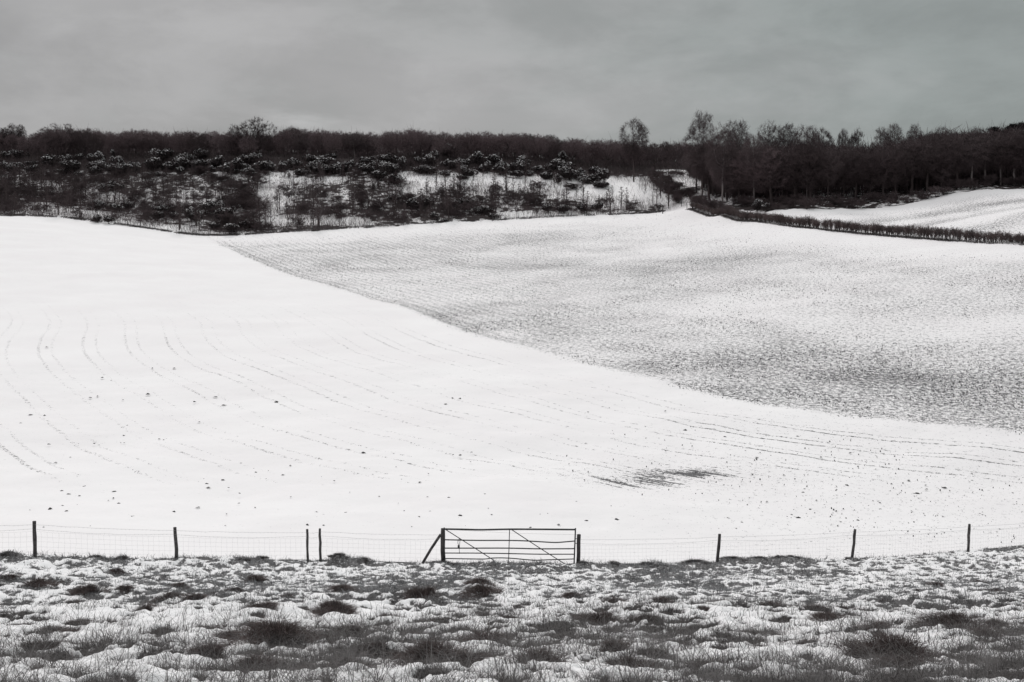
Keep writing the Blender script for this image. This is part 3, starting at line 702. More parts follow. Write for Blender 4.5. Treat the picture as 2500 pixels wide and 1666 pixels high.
bar('rail', [(450, 421), (850, 421), (1300, 421), (1700, 430), (2150, 428)], 0.021)
bar('rail', [(448, 485), (900, 486), (1300, 492), (1700, 500), (2150, 500)], 0.0185)
bar('rail', [(448, 556), (700, 560), (980, 563), (1080, 550), (1300, 551), (1600, 577), (1800, 573), (2150, 562)], 0.0185)
bar('bottom_rail', [(980, 605), (1160, 626), (1300, 625), (1400, 632)], 0.0165)
bar('bottom_rail', [(1860, 645), (2010, 636), (2140, 626)], 0.0165)
bar('stile', [(452, 152), (450, 610)], 0.020)
bar('stile', [(2166, 160), (2146, 665)], 0.024)
bar('centre_upright', [(1305, 178), (1291, 650)], 0.014, dy=-0.125)
bar('diagonal_brace', [(470, 178), (820, 400), (1175, 628)], 0.0145, dy=-0.12)
bar('diagonal_brace', [(1330, 178), (1700, 420), (2040, 635)], 0.0145, dy=-0.12)
for vv_ in (297, 360): bar('hinge', [(2160, vv_), (2205, vv_ - 2)], 0.011)
ch = bar('chain', [(655, 288), (636, 318), (630, 350), (640, 380)], 0.010, dy=-0.15, sides=5)
ch2 = bar('chain', [(655, 288), (657, 330), (652, 380), (648, 440), (656, 495)], 0.009, dy=-0.15, sides=5)
c = GP(*ZX([(641, 400)])[0], -0.16) - GO
G = Geo(); G.box((c[0] - 0.035, c[1] - 0.02, c[2] - 0.06), (c[0] + 0.035, c[1] + 0.02, c[2] + 0.05))
pk = G.build('padlock', m_gate, ch)
bv = pk.modifiers.new('bevel', 'BEVEL'); bv.width = 0.012; bv.segments = 2
# wire strung behind the gate
G = Geo(); p = [GP(*ZX([q])[0], 0.12) for q in ((470, 175), (900, 202), (1400, 228), (2160, 245), (2230, 245))]
G.tube(np.array(p) - p[0], 0.0032, 3, False); o = G.build('barbed_wire', m_wire); o.location = p[0]
tag(o, 'slack barbed wire strung behind the field gate', 'barbed wire')

# ------------------------------------------------------------------ clods on the snow
C1 = [(230,1400,2),(610,1440,3),(590,1433,2),(640,1438,2),(800,1412,1.5),(910,1393,1.5),(430,1457,2),(1590,1418,1.7),(1925,1441,2.6),(2115,1432,2),(2010,1431,1.5),(1070,1115,2.2),(680,873,2),(800,753,1.8),(1770,1048,1.8),(1820,1015,1.6),
      (2078,997,1.5),(2115,1153,1.7),(1670,1142,1.8),(1270,908,2),(990,885,1.5),(893,908,1.5),(1028,923,1.5),(470,796,1.6),(448,882,1.4),(415,888,1.4),(440,1188,1.3),(95,1008,1.6),(140,967,1.4),(315,1332,1.8),(283,1318,1.3),(525,1320,1.5),
      (545,1375,1.5),(1023,1267,1.5),(958,1302,1.7),(950,1284,1.4),(1708,845,1.6),(2048,918,1.3),(2080,890,1.2),(2115,892,1.2),(1937,783,1.2),(215,656,1.7),(700,753,1.3),(585,1017,1.3),(770,1128,1.3),(1600,1200,1.3),(2228,1334,1.5),
      (1455,1417,1.6),(1412,1475,1.6),(1203,1465,1.3),(305,1410,1.2),(257,1187,1.3),(495,983,1.2),(565,898,1),(205,970,1.4),(200,990,1.3),(225,1103,1.2),(433,1100,1.2),(1300,1244,1),(1930,1277,1),(1455,1440,1.2),(1410,1420,1.2)]
C2 = [(182,1120,1.8),(690,1045,1.8),(605,1030,2),(795,1075,1.8),(978,1106,1.4),(1125,1203,1.4),(1420,1199,1.4),(1555,1180,1.4),(2043,1265,1.8),(2113,1278,1.8),(2197,1186,1.5),(1540,1330,1.8),(1660,1308,1.6),(1823,1306,1.5),(1860,1367,2),
      (1905,1347,1.6),(1988,1340,1.6),(2115,1308,1.5),(1135,1436,1.6),(480,1488,2.2),(990,1480,1.6),(1056,1500,1.9),(1317,1482,2.4),(950,1530,1.7),(820,1507,1.6),(343,1492,1.3),(215,1510,1.3),(1105,1448,1.3),(1600,1370,1.2),(2300,1365,1.2),
      (2150,1460,1.4),(1590,1490,1.2),(1370,1440,1.2),(1285,1465,1.2),(1690,1410,1.2),(220,1053,1.2),(350,992,1),(705,988,1.2),(1030,1530,1.3)]
CL = [(x / 1.8824, 500 + y / 1.8824, s) for x, y, s in C1] + [(1250 + x / 1.8824, 480 + y / 1.8824, s) for x, y, s in C2]
for k in range(170):
    CL.append((rng.uniform(0, 2500), 1000 + 290 * rng.uniform(0, 1) ** 0.7, rng.uniform(0.5, 1.1)))
def clod_geo(seed):
    r = np.random.default_rng(seed); nu, nv = 9, 5; v = []; lob = [(r.normal(0, 0.4), r.uniform(0.5, 1)) for _ in range(3)]
    for j in range(nv):
        ph = j / (nv - 1) * math.pi / 2
        for i in range(nu):
            th = i / nu * 2 * math.pi; q = 1 + r.normal(0, 0.26)
            v.append((math.cos(th) * math.cos(ph) * q, math.sin(th) * math.cos(ph) * q, math.sin(ph) * q * (0.62 + 0.2 * math.sin(th * 2 + seed)) - 0.15))
    f = [(j * nu + i, j * nu + (i + 1) % nu, (j + 1) * nu + (i + 1) % nu, (j + 1) * nu + i) for j in range(nv - 1) for i in range(nu)]
    G = Geo(); G.add(v, f); return G
cps = ground_at([c[0] for c in CL], [c[1] for c in CL])
cpro = [clod_geo(k).build('soil_clod', m_clod) for k in range(6)]
for i, (p, c) in enumerate(zip(cps, CL)):
    if p[1] < fence_Y(p[0] / p[1]) + 1: continue
    k = i % 6; first = ('c', k) not in used; used.add(('c', k)); s = 0.052 * c[2] * (p[1] / 60) ** 0.6
    o = place(cpro[k], first, (p[0], p[1], p[2] + 0.02), rng.uniform(0, 6.28), (s * rng.uniform(1, 1.7), s * 0.8, s * rng.uniform(0.45, 0.85)))
    third = 'left' if c[0] < 900 else ('middle' if c[0] < 1650 else 'right')
    dp = 'along the fence' if c[1] > 1200 else ('in the lower field' if c[1] > 1030 else 'in the upper white field')
    tag(o, 'dark clod of earth in the snow %s, %s part' % (dp, third), 'soil clod', 'clods poking through the snowy field')
for k, o in enumerate(cpro):
    if ('c', k) not in used: bpy.data.objects.remove(o)
# crumbs and crop tufts too many to count: low dark leaves lying on the snow
N = 260000
u = rng.uniform(-100, 2600, N); v = 560 + 690 * rng.uniform(0, 1, N)
tt = rng.uniform(-0.47, 0.47, N); yy = 52 * (280 / 52) ** rng.uniform(0, 1, N); xx = tt * yy
from_grid_d = polyline_dist(xx, yy, BOUND_X, True) * s_left
dH_ = polyline_dist(xx, yy, [tuple(p) for p in HEDGE_W], True) * np.sign(polyline_dist(np.array([probe[0]]), np.array([probe[1]]), [tuple(p) for p in HEDGE_W], True)[0])
dE_ = polyline_dist(xx, yy, [tuple(p) for p in EDGE_W], True) * sE
L_LIGHT = [(1900, 745, 330, 42, 0.8), (2350, 800, 260, 40, 0.7), (1700, 700, 160, 25, 0.35), (1250, 560, 300, 14, 0.5), (1900, 590, 420, 28, 0.95), (2400, 620, 300, 28, 0.75), (1230, 815, 70, 12, 0.6), (1450, 880, 120, 16, 0.55)]
L_DARK = [(1750, 880, 260, 40, 0.5), (2200, 930, 330, 50, 0.55), (1300, 760, 250, 50, 0.2), (1750, 640, 300, 22, 0.3)]
dn = (0.42 + 0.35 * blobs(xx, yy, L_DARK) - blobs(xx, yy, L_LIGHT) * 0.32 + (fbm(xx / 22, yy / 22, 11, 4) - 0.5) * 0.6 + (fbm(xx / 2, yy / 2, 12, 3) - 0.5) * 0.7)
dn = dn * sstep(-from_grid_d, -0.2, 1.0) * sstep(dH_, 0, 22) * sstep(dE_, 2, 20)
ue = 1250 + F * xx / yy
dn = np.maximum(dn, 0.05 * (from_grid_d > 0) * sstep(ue, 1200, 2200) * sstep(-yy, -95, -70))
kp = rng.uniform(0, 1, N) < dn * 0.65
xx, yy = xx[kp], yy[kp]; n = len(xx); zz = H(xx, yy)
az = rng.uniform(0, 6.28, n); ln = rng.uniform(0.02, 0.07, n) ** 1.0 * (yy / 80) ** 0.35
p0 = np.stack([xx, yy, zz - 0.02], 1); p1 = p0 + np.stack([np.cos(az) * ln * 0.6, np.sin(az) * ln * 0.6, ln * 0.55 + 0.05], 1); p2 = p0 + np.stack([np.cos(az) * ln * 1.5, np.sin(az) * ln * 1.5, ln * 0.7 + 0.03], 1)
G = Geo(); G.ribbons(p0, p1, p2, ln * 1.2, np.stack([-np.sin(az), np.cos(az), rng.normal(0, 0.3, n)], 1))
tag(G.build('crop_tufts', m_clod), 'small dark crop shoots and crumbs of soil showing through the snow of the right hand field', 'crop shoots', kind='stuff')
print('tufts', n)

# ------------------------------------------------------------------ trees
def unit(v): return v / (np.linalg.norm(v) + 1e-9)
def grow_tree(seed, kind):
    """unit-height bare tree: returns (trunk Geo, crown Geo)"""
    r = np.random.default_rng(seed); T_ = Geo(); C_g = Geo(); tw = []
    P = dict(
        oak=dict(tl=0.28, limbs=9, la=(0.75, 1.25), ll=0.62, start=0.35, sub=6, ss=0.46, subsub=6, s3=0.42, tw=7, twl=0.085, trop=0.10, drop=0.0, rt=0.040, jit=0.24),
        birch=dict(tl=0.86, limbs=17, la=(0.55, 0.85), ll=0.38, start=0.34, sub=5, ss=0.42, subsub=5, s3=0.42, tw=7, twl=0.10, trop=0.10, drop=-0.09, rt=0.017, jit=0.10),
        ash=dict(tl=0.72, limbs=15, la=(0.4, 0.9), ll=0.40, start=0.28, sub=6, ss=0.42, subsub=5, s3=0.42, tw=6, twl=0.075, trop=0.16, drop=0.02, rt=0.022, jit=0.16),
        pole=dict(tl=0.97, limbs=16, la=(0.4, 0.75), ll=0.20, start=0.18, sub=5, ss=0.5, subsub=0, s3=0.3, tw=5, twl=0.07, trop=0.12, drop=0.0, rt=0.011, jit=0.05),
        bush=dict(tl=0.10, limbs=18, la=(0.15, 1.1), ll=0.80, start=0.1, sub=7, ss=0.42, subsub=4, s3=0.4, tw=7, twl=0.13, trop=0.08, drop=0.0, rt=0.020, jit=0.16),
    )[kind]
    def branch(p, d, L, rad, n, jit, trop, G, sides):
        pts = [p]; rr_ = [rad]
        for k in range(n):
            d = unit(d + r.normal(0, jit, 3) + np.array([0, 0, trop])); p = p + d * L / n; pts.append(p); rr_.append(rad * (1 - 0.75 * (k + 1) / n))
        G.tube(pts, rr_, sides, False); return np.array(pts), np.array(rr_)
    def along(pts, f):
        x = f * (len(pts) - 1); i = min(int(x), len(pts) - 2); t = x - i; return pts[i] * (1 - t) + pts[i + 1] * t, unit(pts[i + 1] - pts[i])
    def side_dir(d, ang):
        q = r.normal(size=3); q = unit(q - d * np.dot(q, d)); return unit(d * math.cos(ang) + q * math.sin(ang))
    p0 = np.array([0, 0, -0.03]); trunk, trr = branch(p0, np.array([0, 0, 1.0]), P['tl'] + 0.03, P['rt'], 7, P['jit'] * 0.35, 0.06, T_, 6)
    for i in range(P['limbs']):
        if kind in ('oak', 'bush'): f = 0.55 + 0.45 * (i / P['limbs']) if kind == 'oak' else r.uniform(0.1, 1)
        else: f = P['start'] + (1 - P['start']) * (i + r.uniform(0, 1)) / P['limbs']; f = min(f, 0.99)
        q, dd = along(trunk, f); ang = r.uniform(*P['la'])
        if kind == 'oak' and i > P['limbs'] - 4: ang *= 0.35
        az = i * 2.4 + r.normal(0, 0.3)
        hd = np.array([math.cos(az), math.sin(az), 0]); sdv = unit(dd * math.cos(ang) + hd * math.sin(ang))
        if kind in ('oak', 'bush'): LL = P['ll'] * r.uniform(0.8, 1.05)
        else: LL = P['ll'] * (0.45 + 1.0 * math.sin(math.pi * min(1, (f - P['start']) / (1 - P['start']) * 0.72 + 0.22))) * r.uniform(0.75, 1.1)
        if kind == 'pole': LL = P['ll'] * (1.15 - f) * r.uniform(0.7, 1.2)
        rad = P['rt'] * (0.42 if kind != 'oak' else 0.5) * (1.1 - 0.5 * f)
        lb, _ = branch(q, sdv, LL, rad, 5, P['jit'], P['trop'], T_, 4)
        for j in range(P['sub'] + (kind == 'oak') * 2):
            f2 = r.uniform(0.3, 1.0) if j else 1.0; q2, d2 = along(lb, min(f2, 0.999)); d2s = side_dir(d2, r.uniform(0.35, 0.95))
            L2 = LL * P['ss'] * r.uniform(0.6, 1.1) * (1.15 - 0.4 * f2)
            sb, _ = branch(q2, d2s, L2, rad * 0.36, 4, P['jit'], P['trop'] * 0.8 + P['drop'], C_g, 3)
            if P['subsub'] == 0:
                for k in range(P['tw']): tw.append((*along(sb, r.uniform(0.15, 0.99)), 1.0))
                continue
            for k in range(P['subsub']):
                q3, d3 = along(sb, r.uniform(0.25, 0.99)); d3s = side_dir(d3, r.uniform(0.4, 0.9)); L3 = L2 * P['s3'] * r.uniform(0.6, 1.1)
                s3, _ = branch(q3, d3s, L3, rad * 0.16, 3, P['jit'], P['drop'] * 2.2 + 0.03, C_g, 3)
                for m in range(P['tw']): tw.append((*along(s3, r.uniform(0.1, 0.99)), 1.0))
    if tw:
        a = np.array([w[0] for w in tw]); dd = np.array([w[1] for w in tw]); n = len(a)
        dv = dd + r.normal(0, 0.55, (n, 3)) + np.array([0, 0, 0.12 if P['drop'] >= 0 else -0.45]); dv /= np.linalg.norm(dv, axis=1)[:, None]
        L = P['twl'] * r.uniform(0.5, 1.15, n)[:, None]; p1 = a + dv * L * 0.5
        dv2 = dv + r.normal(0, 0.2, (n, 3)) + np.array([0, 0, 0.05 if P['drop'] >= 0 else -0.7]); dv2 /= np.linalg.norm(dv2, axis=1)[:, None]
        C_g.ribbons(a, p1, p1 + dv2 * L * 0.5, TWW[kind])
    return T_, C_g
TWW = dict(oak=0.0027, birch=0.0018, ash=0.0021, pole=0.0035, bush=0.0075)

def grow_dome(seed, kind):
    """bare tree whose branches reach points spread through an uneven crown"""
    r = np.random.default_rng(seed); T_ = Geo(); C_g = Geo()
    P = dict(oak=dict(n=950, c=0.56, rx=0.52, rz=0.44, t=0.28, shell=0.45, alpha=0.30, rt=0.034, droop=0.0, tw=9, tl=0.075, lob=6, ls=0.30),
             birch=dict(n=950, c=0.64, rx=0.27, rz=0.36, t=0.72, shell=0.5, alpha=0.45, rt=0.014, droop=-0.9, tw=8, tl=0.085, lob=8, ls=0.15),
             ash=dict(n=950, c=0.60, rx=0.31, rz=0.40, t=0.42, shell=0.4, alpha=0.40, rt=0.018, droop=0.1, tw=9, tl=0.075, lob=7, ls=0.2))[kind]
    n = P['n'] * 3; d = r.normal(0, 1, (n, 3)); d /= np.linalg.norm(d, axis=1)[:, None]; q = r.uniform(0, 1, n) ** P['shell']
    lump = 1 + 0.10 * np.sin(np.arctan2(d[:, 1], d[:, 0]) * 3 + r.uniform(0, 6)) * (1 - abs(d[:, 2])) + 0.08 * np.sin(d[:, 2] * 5 + np.arctan2(d[:, 1], d[:, 0]) * 2 + r.uniform(0, 6))
    pts = d * (q * lump)[:, None] * [P['rx'], P['rx'], P['rz']]
    if kind != 'ash': pts[:, 2] = np.where(pts[:, 2] < 0, pts[:, 2] * (0.55 if kind == 'oak' else 0.9), pts[:, 2])
    if kind == 'birch': pts[:, :2] *= (1 - 0.35 * np.clip(-pts[:, 2:3] / P['rz'], 0, 1))
    pts[:, 2] += P['c']; carve = vnoise(pts[:, 0] * 9 + seed, pts[:, 2] * 9 + pts[:, 1] * 5, seed); pts = pts[carve > 0.28][:P['n']]
    pts = pts[pts[:, 2] < 1.02]; n0 = 10
    tz = np.linspace(-0.03, P['t'], n0); w = r.normal(0, 0.006, (n0, 2)).cumsum(0) * (1.5 if kind == 'oak' else 0.8)
    nodes = [np.array([w[i, 0], w[i, 1], tz[i]]) for i in range(n0)]; par = [-1] + list(range(n0 - 1)); pl = list(np.maximum(tz, 0))
    for i in np.argsort(np.linalg.norm(pts - nodes[-1] * [1, 1, 0.9], axis=1) + pts[:, 2] * 0.15):
        p = pts[i]; A = np.array(nodes[2:]); dd = np.linalg.norm(A - p, axis=1) + P['alpha'] * np.array(pl[2:]) + np.where(A[:, 2] > p[2] + 0.02, 0.12 if P['droop'] >= 0 else 0.03, 0)
        if len(A) > 6: dd[:max(0, min(n0 - 2, 4))] += 0.05
        j = int(np.argmin(dd)) + 2; D = np.linalg.norm(nodes[j] - p)
        m = nodes[j] * 0.5 + p * 0.5 + r.normal(0, 0.10, 3) * D + [0, 0, 0.05 * D]
        nodes += [m, p]; par += [j, len(nodes) - 2]; pl += [pl[j] + D / 2, pl[j] + D]
    N = len(nodes); w = np.zeros(N)
    for i in range(N - 1, -1, -1):
        w[i] += 1
        if par[i] >= 0: w[par[i]] += w[i]
    rad = P['rt'] * (w / w[0]) ** 0.46; nodes = np.array(nodes); R0 = P['rt'] * 0.17
    idx = np.array([i for i in range(1, N)]); pa = np.array(par)
    thick = [i for i in idx if rad[i] > R0]
    for i in thick: T_.tube([nodes[pa[i]], nodes[i]], [min(rad[pa[i]], rad[i] * 1.35), rad[i]], 5 if rad[i] > R0 * 2 else 4, False)
    th = np.array([i for i in idx if rad[i] <= R0]); a, b = nodes[pa[th]], nodes[th]; b = b + (b - a) * 0.15
    C_g.ribbons(a, (a + b) / 2, b, np.maximum(rad[th] * 2.4, 0.0024))
    tip = np.repeat(th[w[th] < 9], P['tw']); n = len(tip); d = nodes[tip] - nodes[pa[tip]]; d /= np.linalg.norm(d, axis=1)[:, None] + 1e-9
    out = nodes[tip] - [0, 0, P['c'] - 0.1]; out /= np.linalg.norm(out, axis=1)[:, None] + 1e-9
    d = d * 0.5 + out * 0.5 + r.normal(0, 0.5, (n, 3)); d[:, 2] += P['droop'] * 0.2; d /= np.linalg.norm(d, axis=1)[:, None]
    Lw = P['tl'] * r.uniform(0.3, 1.2, n)[:, None]; tt_ = r.uniform(0, 1.15, n)[:, None]; a = nodes[pa[tip]] * (1 - tt_) + nodes[tip] * tt_ + r.normal(0, 0.008, (n, 3))
    m = a + d * Lw * 0.5; e = m + (d + [0, 0, P['droop']]) * Lw * 0.5
    C_g.ribbons(a, m, e, TWW[kind]); return T_, C_g

PROT = {}
def make_proto(kind, name, seed, mt=m_bark, mc=m_twig):
    T_, C_g = grow_dome(seed, kind) if kind in ('oak', 'birch', 'ash') else grow_tree(seed, kind)
    allv = np.concatenate(T_.v + C_g.v); top = allv[:, 2].max(); wid = np.percentile(np.abs(allv[:, :2]), 98)
    sc = 1.0 / top
    T_.v = [q * sc for q in T_.v]; C_g.v = [q * sc for q in C_g.v]
    root = thing(name, '', None)
    parts = [T_.build('trunk' if kind != 'bush' else 'stems', mt, root), C_g.build('crown', mc, root)]
    proto_done(root, parts); return dict(root=root, used=False, w=wid * sc * 2, name=name, parts=parts)
CH = {}
def put(pr, loc, height, width=None, rz=None, tilt=0.0):
    """place a copy of a prototype; height and width in metres"""
    if not pr['used']: o = pr['root']; pr['used'] = True; CH[o.name] = list(pr['parts'])
    else:
        o = pr['root'].copy(); COL.objects.link(o); o.parent = None; CH[o.name] = []
        for c in pr['parts']:
            q = c.copy(); COL.objects.link(q); q.parent = o; CH[o.name].append(q)
            if c.name in pr.get('subs', {}): e = pr['subs'][c.name].copy(); COL.objects.link(e); e.parent = q
    o.location = loc; sx = height if width is None else width / pr['w']
    o.scale = (sx, sx, height); o.rotation_euler = (tilt, 0, rng.uniform(0, 6.28) if rz is None else rz)
    return o
PR = {}
PR['oak'] = [make_proto('oak', 'oak_tree', 300 + k) for k in range(3)]
PR['birch'] = [make_proto('birch', 'birch_tree', 320 + k, m_birch if k % 2 else m_bark) for k in range(4)]
PR['ash'] = [make_proto('ash', 'bare_tree', 340 + k) for k in range(5)]
PR['pole'] = [make_proto('pole', 'sapling', 360 + k) for k in range(5)]
PR['bush'] = [make_proto('bush', 'bare_bush', 380 + k) for k in range(5)]

SKYT = [(1690, 352), (1760, 356), (1850, 360), (1960, 355), (2080, 362), (2130, 362), (2180, 352), (2260, 330), (2340, 324), (2420, 320), (2500, 314), (2800, 310)]
SKY = [(-300, 312), (0, 318), (60, 333), (85, 325), (110, 312), (200, 310), (250, 316), (300, 319), (340, 311), (400, 317), (470, 319), (540, 319), (575, 326), (660, 328), (685, 318), (710, 306), (760, 311), (820, 318), (930, 319), (985, 316), (1003, 309),
       (1040, 318), (1100, 323), (1180, 319), (1240, 326), (1270, 321), (1330, 325), (1370, 337), (1400, 332), (1430, 346), (1470, 336), (1515, 342), (1590, 349), (1650, 342), (1700, 348), (1760, 345), (1850, 345), (1900, 315), (1930, 318), (2000, 318),
       (2030, 345), (2110, 350), (2150, 335), (2210, 330), (2290, 325), (2400, 330), (2440, 330), (2500, 320), (2800, 315)]
sky_v = lambda u: float(np.interp(u, [s[0] for s in SKY], [s[1] for s in SKY]))
def top_height(X, Y, Z, v):
    """how tall something standing at X,Y,Z must be to reach the skyline row v"""
    return ray(1250, v)[1] * Y + CAMZ - Z
def ridge_zone(u):
    if u < 95: return 'on the ridge at the far left end of the wood'
    if u < 560: return 'on the ridge between the low broad oak and the tall round oak'
    if u < 1000: return 'on the ridge just right of the tall round oak'
    if u < 1500: return 'on the ridge left of the lone weeping birch'
    return 'between the lone weeping birch and the tall right hand trees'
# hero trees: (kind, index, u, v top, v base/None, Y, width px, label)
def hero(kind, idx, u, vt, Y, wpx, label, cat='tree', group=None, tilt=0.0, rz=None):
    X = (u - 1250) / F * Y; X = ray(u, 400)[0] * Y; Z = float(H(X, Y)); hgt = top_height(X, Y, Z, vt)
    o = put(PR[kind][idx], (X, Y, Z), hgt, wpx / F * Y, rz, tilt); tag(o, label, cat, group); return o
hero('oak', 0, 150, 297, 338, 100, 'low broad bare oak with crooked forking limbs, ridge far left')
hero('oak', 1, 627, 282, 340, 92, 'tall round-crowned bare oak standing above the ridge wood')
hero('oak', 2, 580, 300, 342, 60, 'smaller bare oak crowding the left side of the tall round oak')
hero('birch', 0, 1548, 284, 318, 66, 'lone weeping birch with drooping twigs rising above the low wood')
hero('birch', 0, 1715, 264, 285, 76, 'tallest bare tree at the left end of the right hand wood')
hero('birch', 1, 1765, 296, 257, 84, 'pale-stemmed birch forking in front of the tallest tree', tilt=0.0)
hero('birch', 2, 1795, 288, 278, 72, 'wide weeping birch just right of the tallest tree')
hero('birch', 3, 1842, 316, 252, 60, 'thin short birch in the dip right of the weeping pair')
hero('birch', 1, 1880, 290, 275, 62, 'tall bare birch right of the dip in the right hand wood')
hero('birch', 2, 1925, 297, 276, 56, 'narrow drooping birch beside the tall bare birch')
hero('birch', 3, 1970, 296, 250, 66, 'bushy round-headed birch left of the fine paired trees')
hero('ash', 0, 2005, 302, 275, 60, 'bare tree filling the shoulder left of the fine paired trees')
hero('ash', 1, 2058, 307, 278, 30, 'left one of the fine paired trees seen against the sky')
hero('ash', 2, 2090, 304, 278, 38, 'right one of the fine paired trees seen against the sky')
hero('birch', 0, 2150, 306, 268, 44, 'thin weeping tree right of the gap after the paired trees')
hero('birch', 2, 2180, 298, 268, 46, 'taller flat-topped weeping tree right of the gap')
hero('birch', 3, 2232, 296, 268, 42, 'high narrow birch left of the round bare crowns')
hero('oak', 0, 2300, 304, 265, 88, 'broad round bare crown in the right part of the wood')
hero('oak', 2, 2385, 304, 268, 76, 'pale spreading bare crown left of the dark pines')
hero('ash', 3, 2265, 312, 264, 50, 'bare tree with dense twigs between birch and round crown')
hero('birch', 1, 30, 299, 345, 44, 'misty birch against the sky at the far left edge')
hero('birch', 3, 8, 308, 345, 36, 'fainter birch cut by the left edge of the picture')
hero('birch', 2, 52, 302, 345, 24, 'slim birch right of the misty birch at the far left')

NT_ = 0
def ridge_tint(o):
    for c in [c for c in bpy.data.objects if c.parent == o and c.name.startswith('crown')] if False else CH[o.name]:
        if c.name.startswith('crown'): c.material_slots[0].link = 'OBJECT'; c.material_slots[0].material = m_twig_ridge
def wood_tree(u, Y, vt, group, label, kinds=('ash', 'ash', 'ash', 'birch', 'oak'), wf=0.80):
    global NT_
    k = kinds[rng.integers(len(kinds))]; pr = PR[k][rng.integers(len(PR[k]))]
    X = ray(u, 400)[0] * Y; Z = float(H(X, Y)); hgt = top_height(X, Y, Z, vt); NT_ += 1
    o = put(pr, (X, Y, Z - 0.1), max(hgt, 4), max(hgt, 4) * rng.uniform(wf * 0.6, wf * 1.15))
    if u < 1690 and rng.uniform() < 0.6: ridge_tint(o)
    tag(o, label, 'tree', group)
us = np.linspace(-260, 1690, 142) + rng.normal(0, 4, 142)
for i, u in enumerate(us):
    Y = (337, 346, 356)[i % 3] + rng.uniform(-3, 3)
    wood_tree(u, Y, sky_v(u) + abs(rng.normal(0, 6)) - 4, 'bare trees of the ridge wood', 'bare woodland tree ' + ridge_zone(u))
us = np.linspace(1700, 2540, 96) + rng.normal(0, 4, 96)
for i, u in enumerate(us):
    Yw = float(np.interp(u, [1700, 1790, 1886, 2080, 2202, 2276, 2401, 2500, 2600], [300, 262, 250, 248, 248, 248, 246, 244, 244]))
    Y = Yw + (0, 9, 20, 32)[i % 4] + rng.uniform(-2, 2)
    z = 'behind the hedge end' if u < 1850 else ('below the birches' if u < 2030 else ('below the fine paired trees and gap' if u < 2220 else 'above the upper snow field'))
    wood_tree(u, Y, float(np.interp(u, [a[0] for a in SKYT], [a[1] for a in SKYT])) - 8 + abs(rng.normal(0, 9)), 'bare trees of the right hand wood', 'dark bare tree in the right hand wood ' + z, ('ash', 'ash', 'birch', 'birch'))

# pines at the far right
def pine_geo(seed):
    r = np.random.default_rng(seed); T_ = Geo(); C_g = Geo()
    T_.tube([(0, 0, -0.02), (0.01, 0, 0.35), (-0.01, 0.01, 0.7), (0, 0, 0.96)], [0.024, 0.02, 0.014, 0.004], 6, False)
    for i in range(24):
        z0 = r.uniform(0.42, 0.93); az = r.uniform(0, 6.28); L = 0.26 * (1.15 - z0) / 0.6 + 0.06; e = np.array([math.cos(az) * L, math.sin(az) * L, z0 + 0.04])
        T_.tube([(0, 0, z0), (e[0] * 0.5, e[1] * 0.5, z0 + 0.01), e], [0.008, 0.005, 0.002], 4, False)
        for q in range(3):
            c = e * [1, 1, 1] - np.array([e[0], e[1], 0]) * 0.28 * q; n = 90
            a = c + r.normal(0, 1, (n, 3)) * [0.045, 0.045, 0.016]; dv = r.normal(0, 1, (n, 3)) * [1, 1, 0.6] + [0, 0, 0.5]; dv /= np.linalg.norm(dv, axis=1)[:, None]
            C_g.ribbons(a, a + dv * 0.02, a + dv * 0.04, 0.012)
    return T_, C_g
for k, (u, vt, Y, w, lab) in enumerate([(2482, 300, 262, 70, 'tall dark pine at the right edge of the wood'), (2432, 312, 264, 58, 'second dark pine left of the tall pine'),
                                       (2365, 330, 252, 36, 'small dark evergreen half hidden below the bare crowns'), (2540, 308, 262, 60, 'dark pine cut by the right edge of the picture')]):
    T_, C_g = pine_geo(500 + k); X = ray(u, 400)[0] * Y; Z = float(H(X, Y)); hgt = top_height(X, Y, Z, vt)
    root = thing('pine_tree', lab, 'tree', (X, Y, Z), 0, 'dark pines at the right end'); root.scale = (w / F * Y / 0.62,) * 2 + (hgt,)
    T_.build('trunk', m_bark, root); C_g.build('crown', m_needle, root)

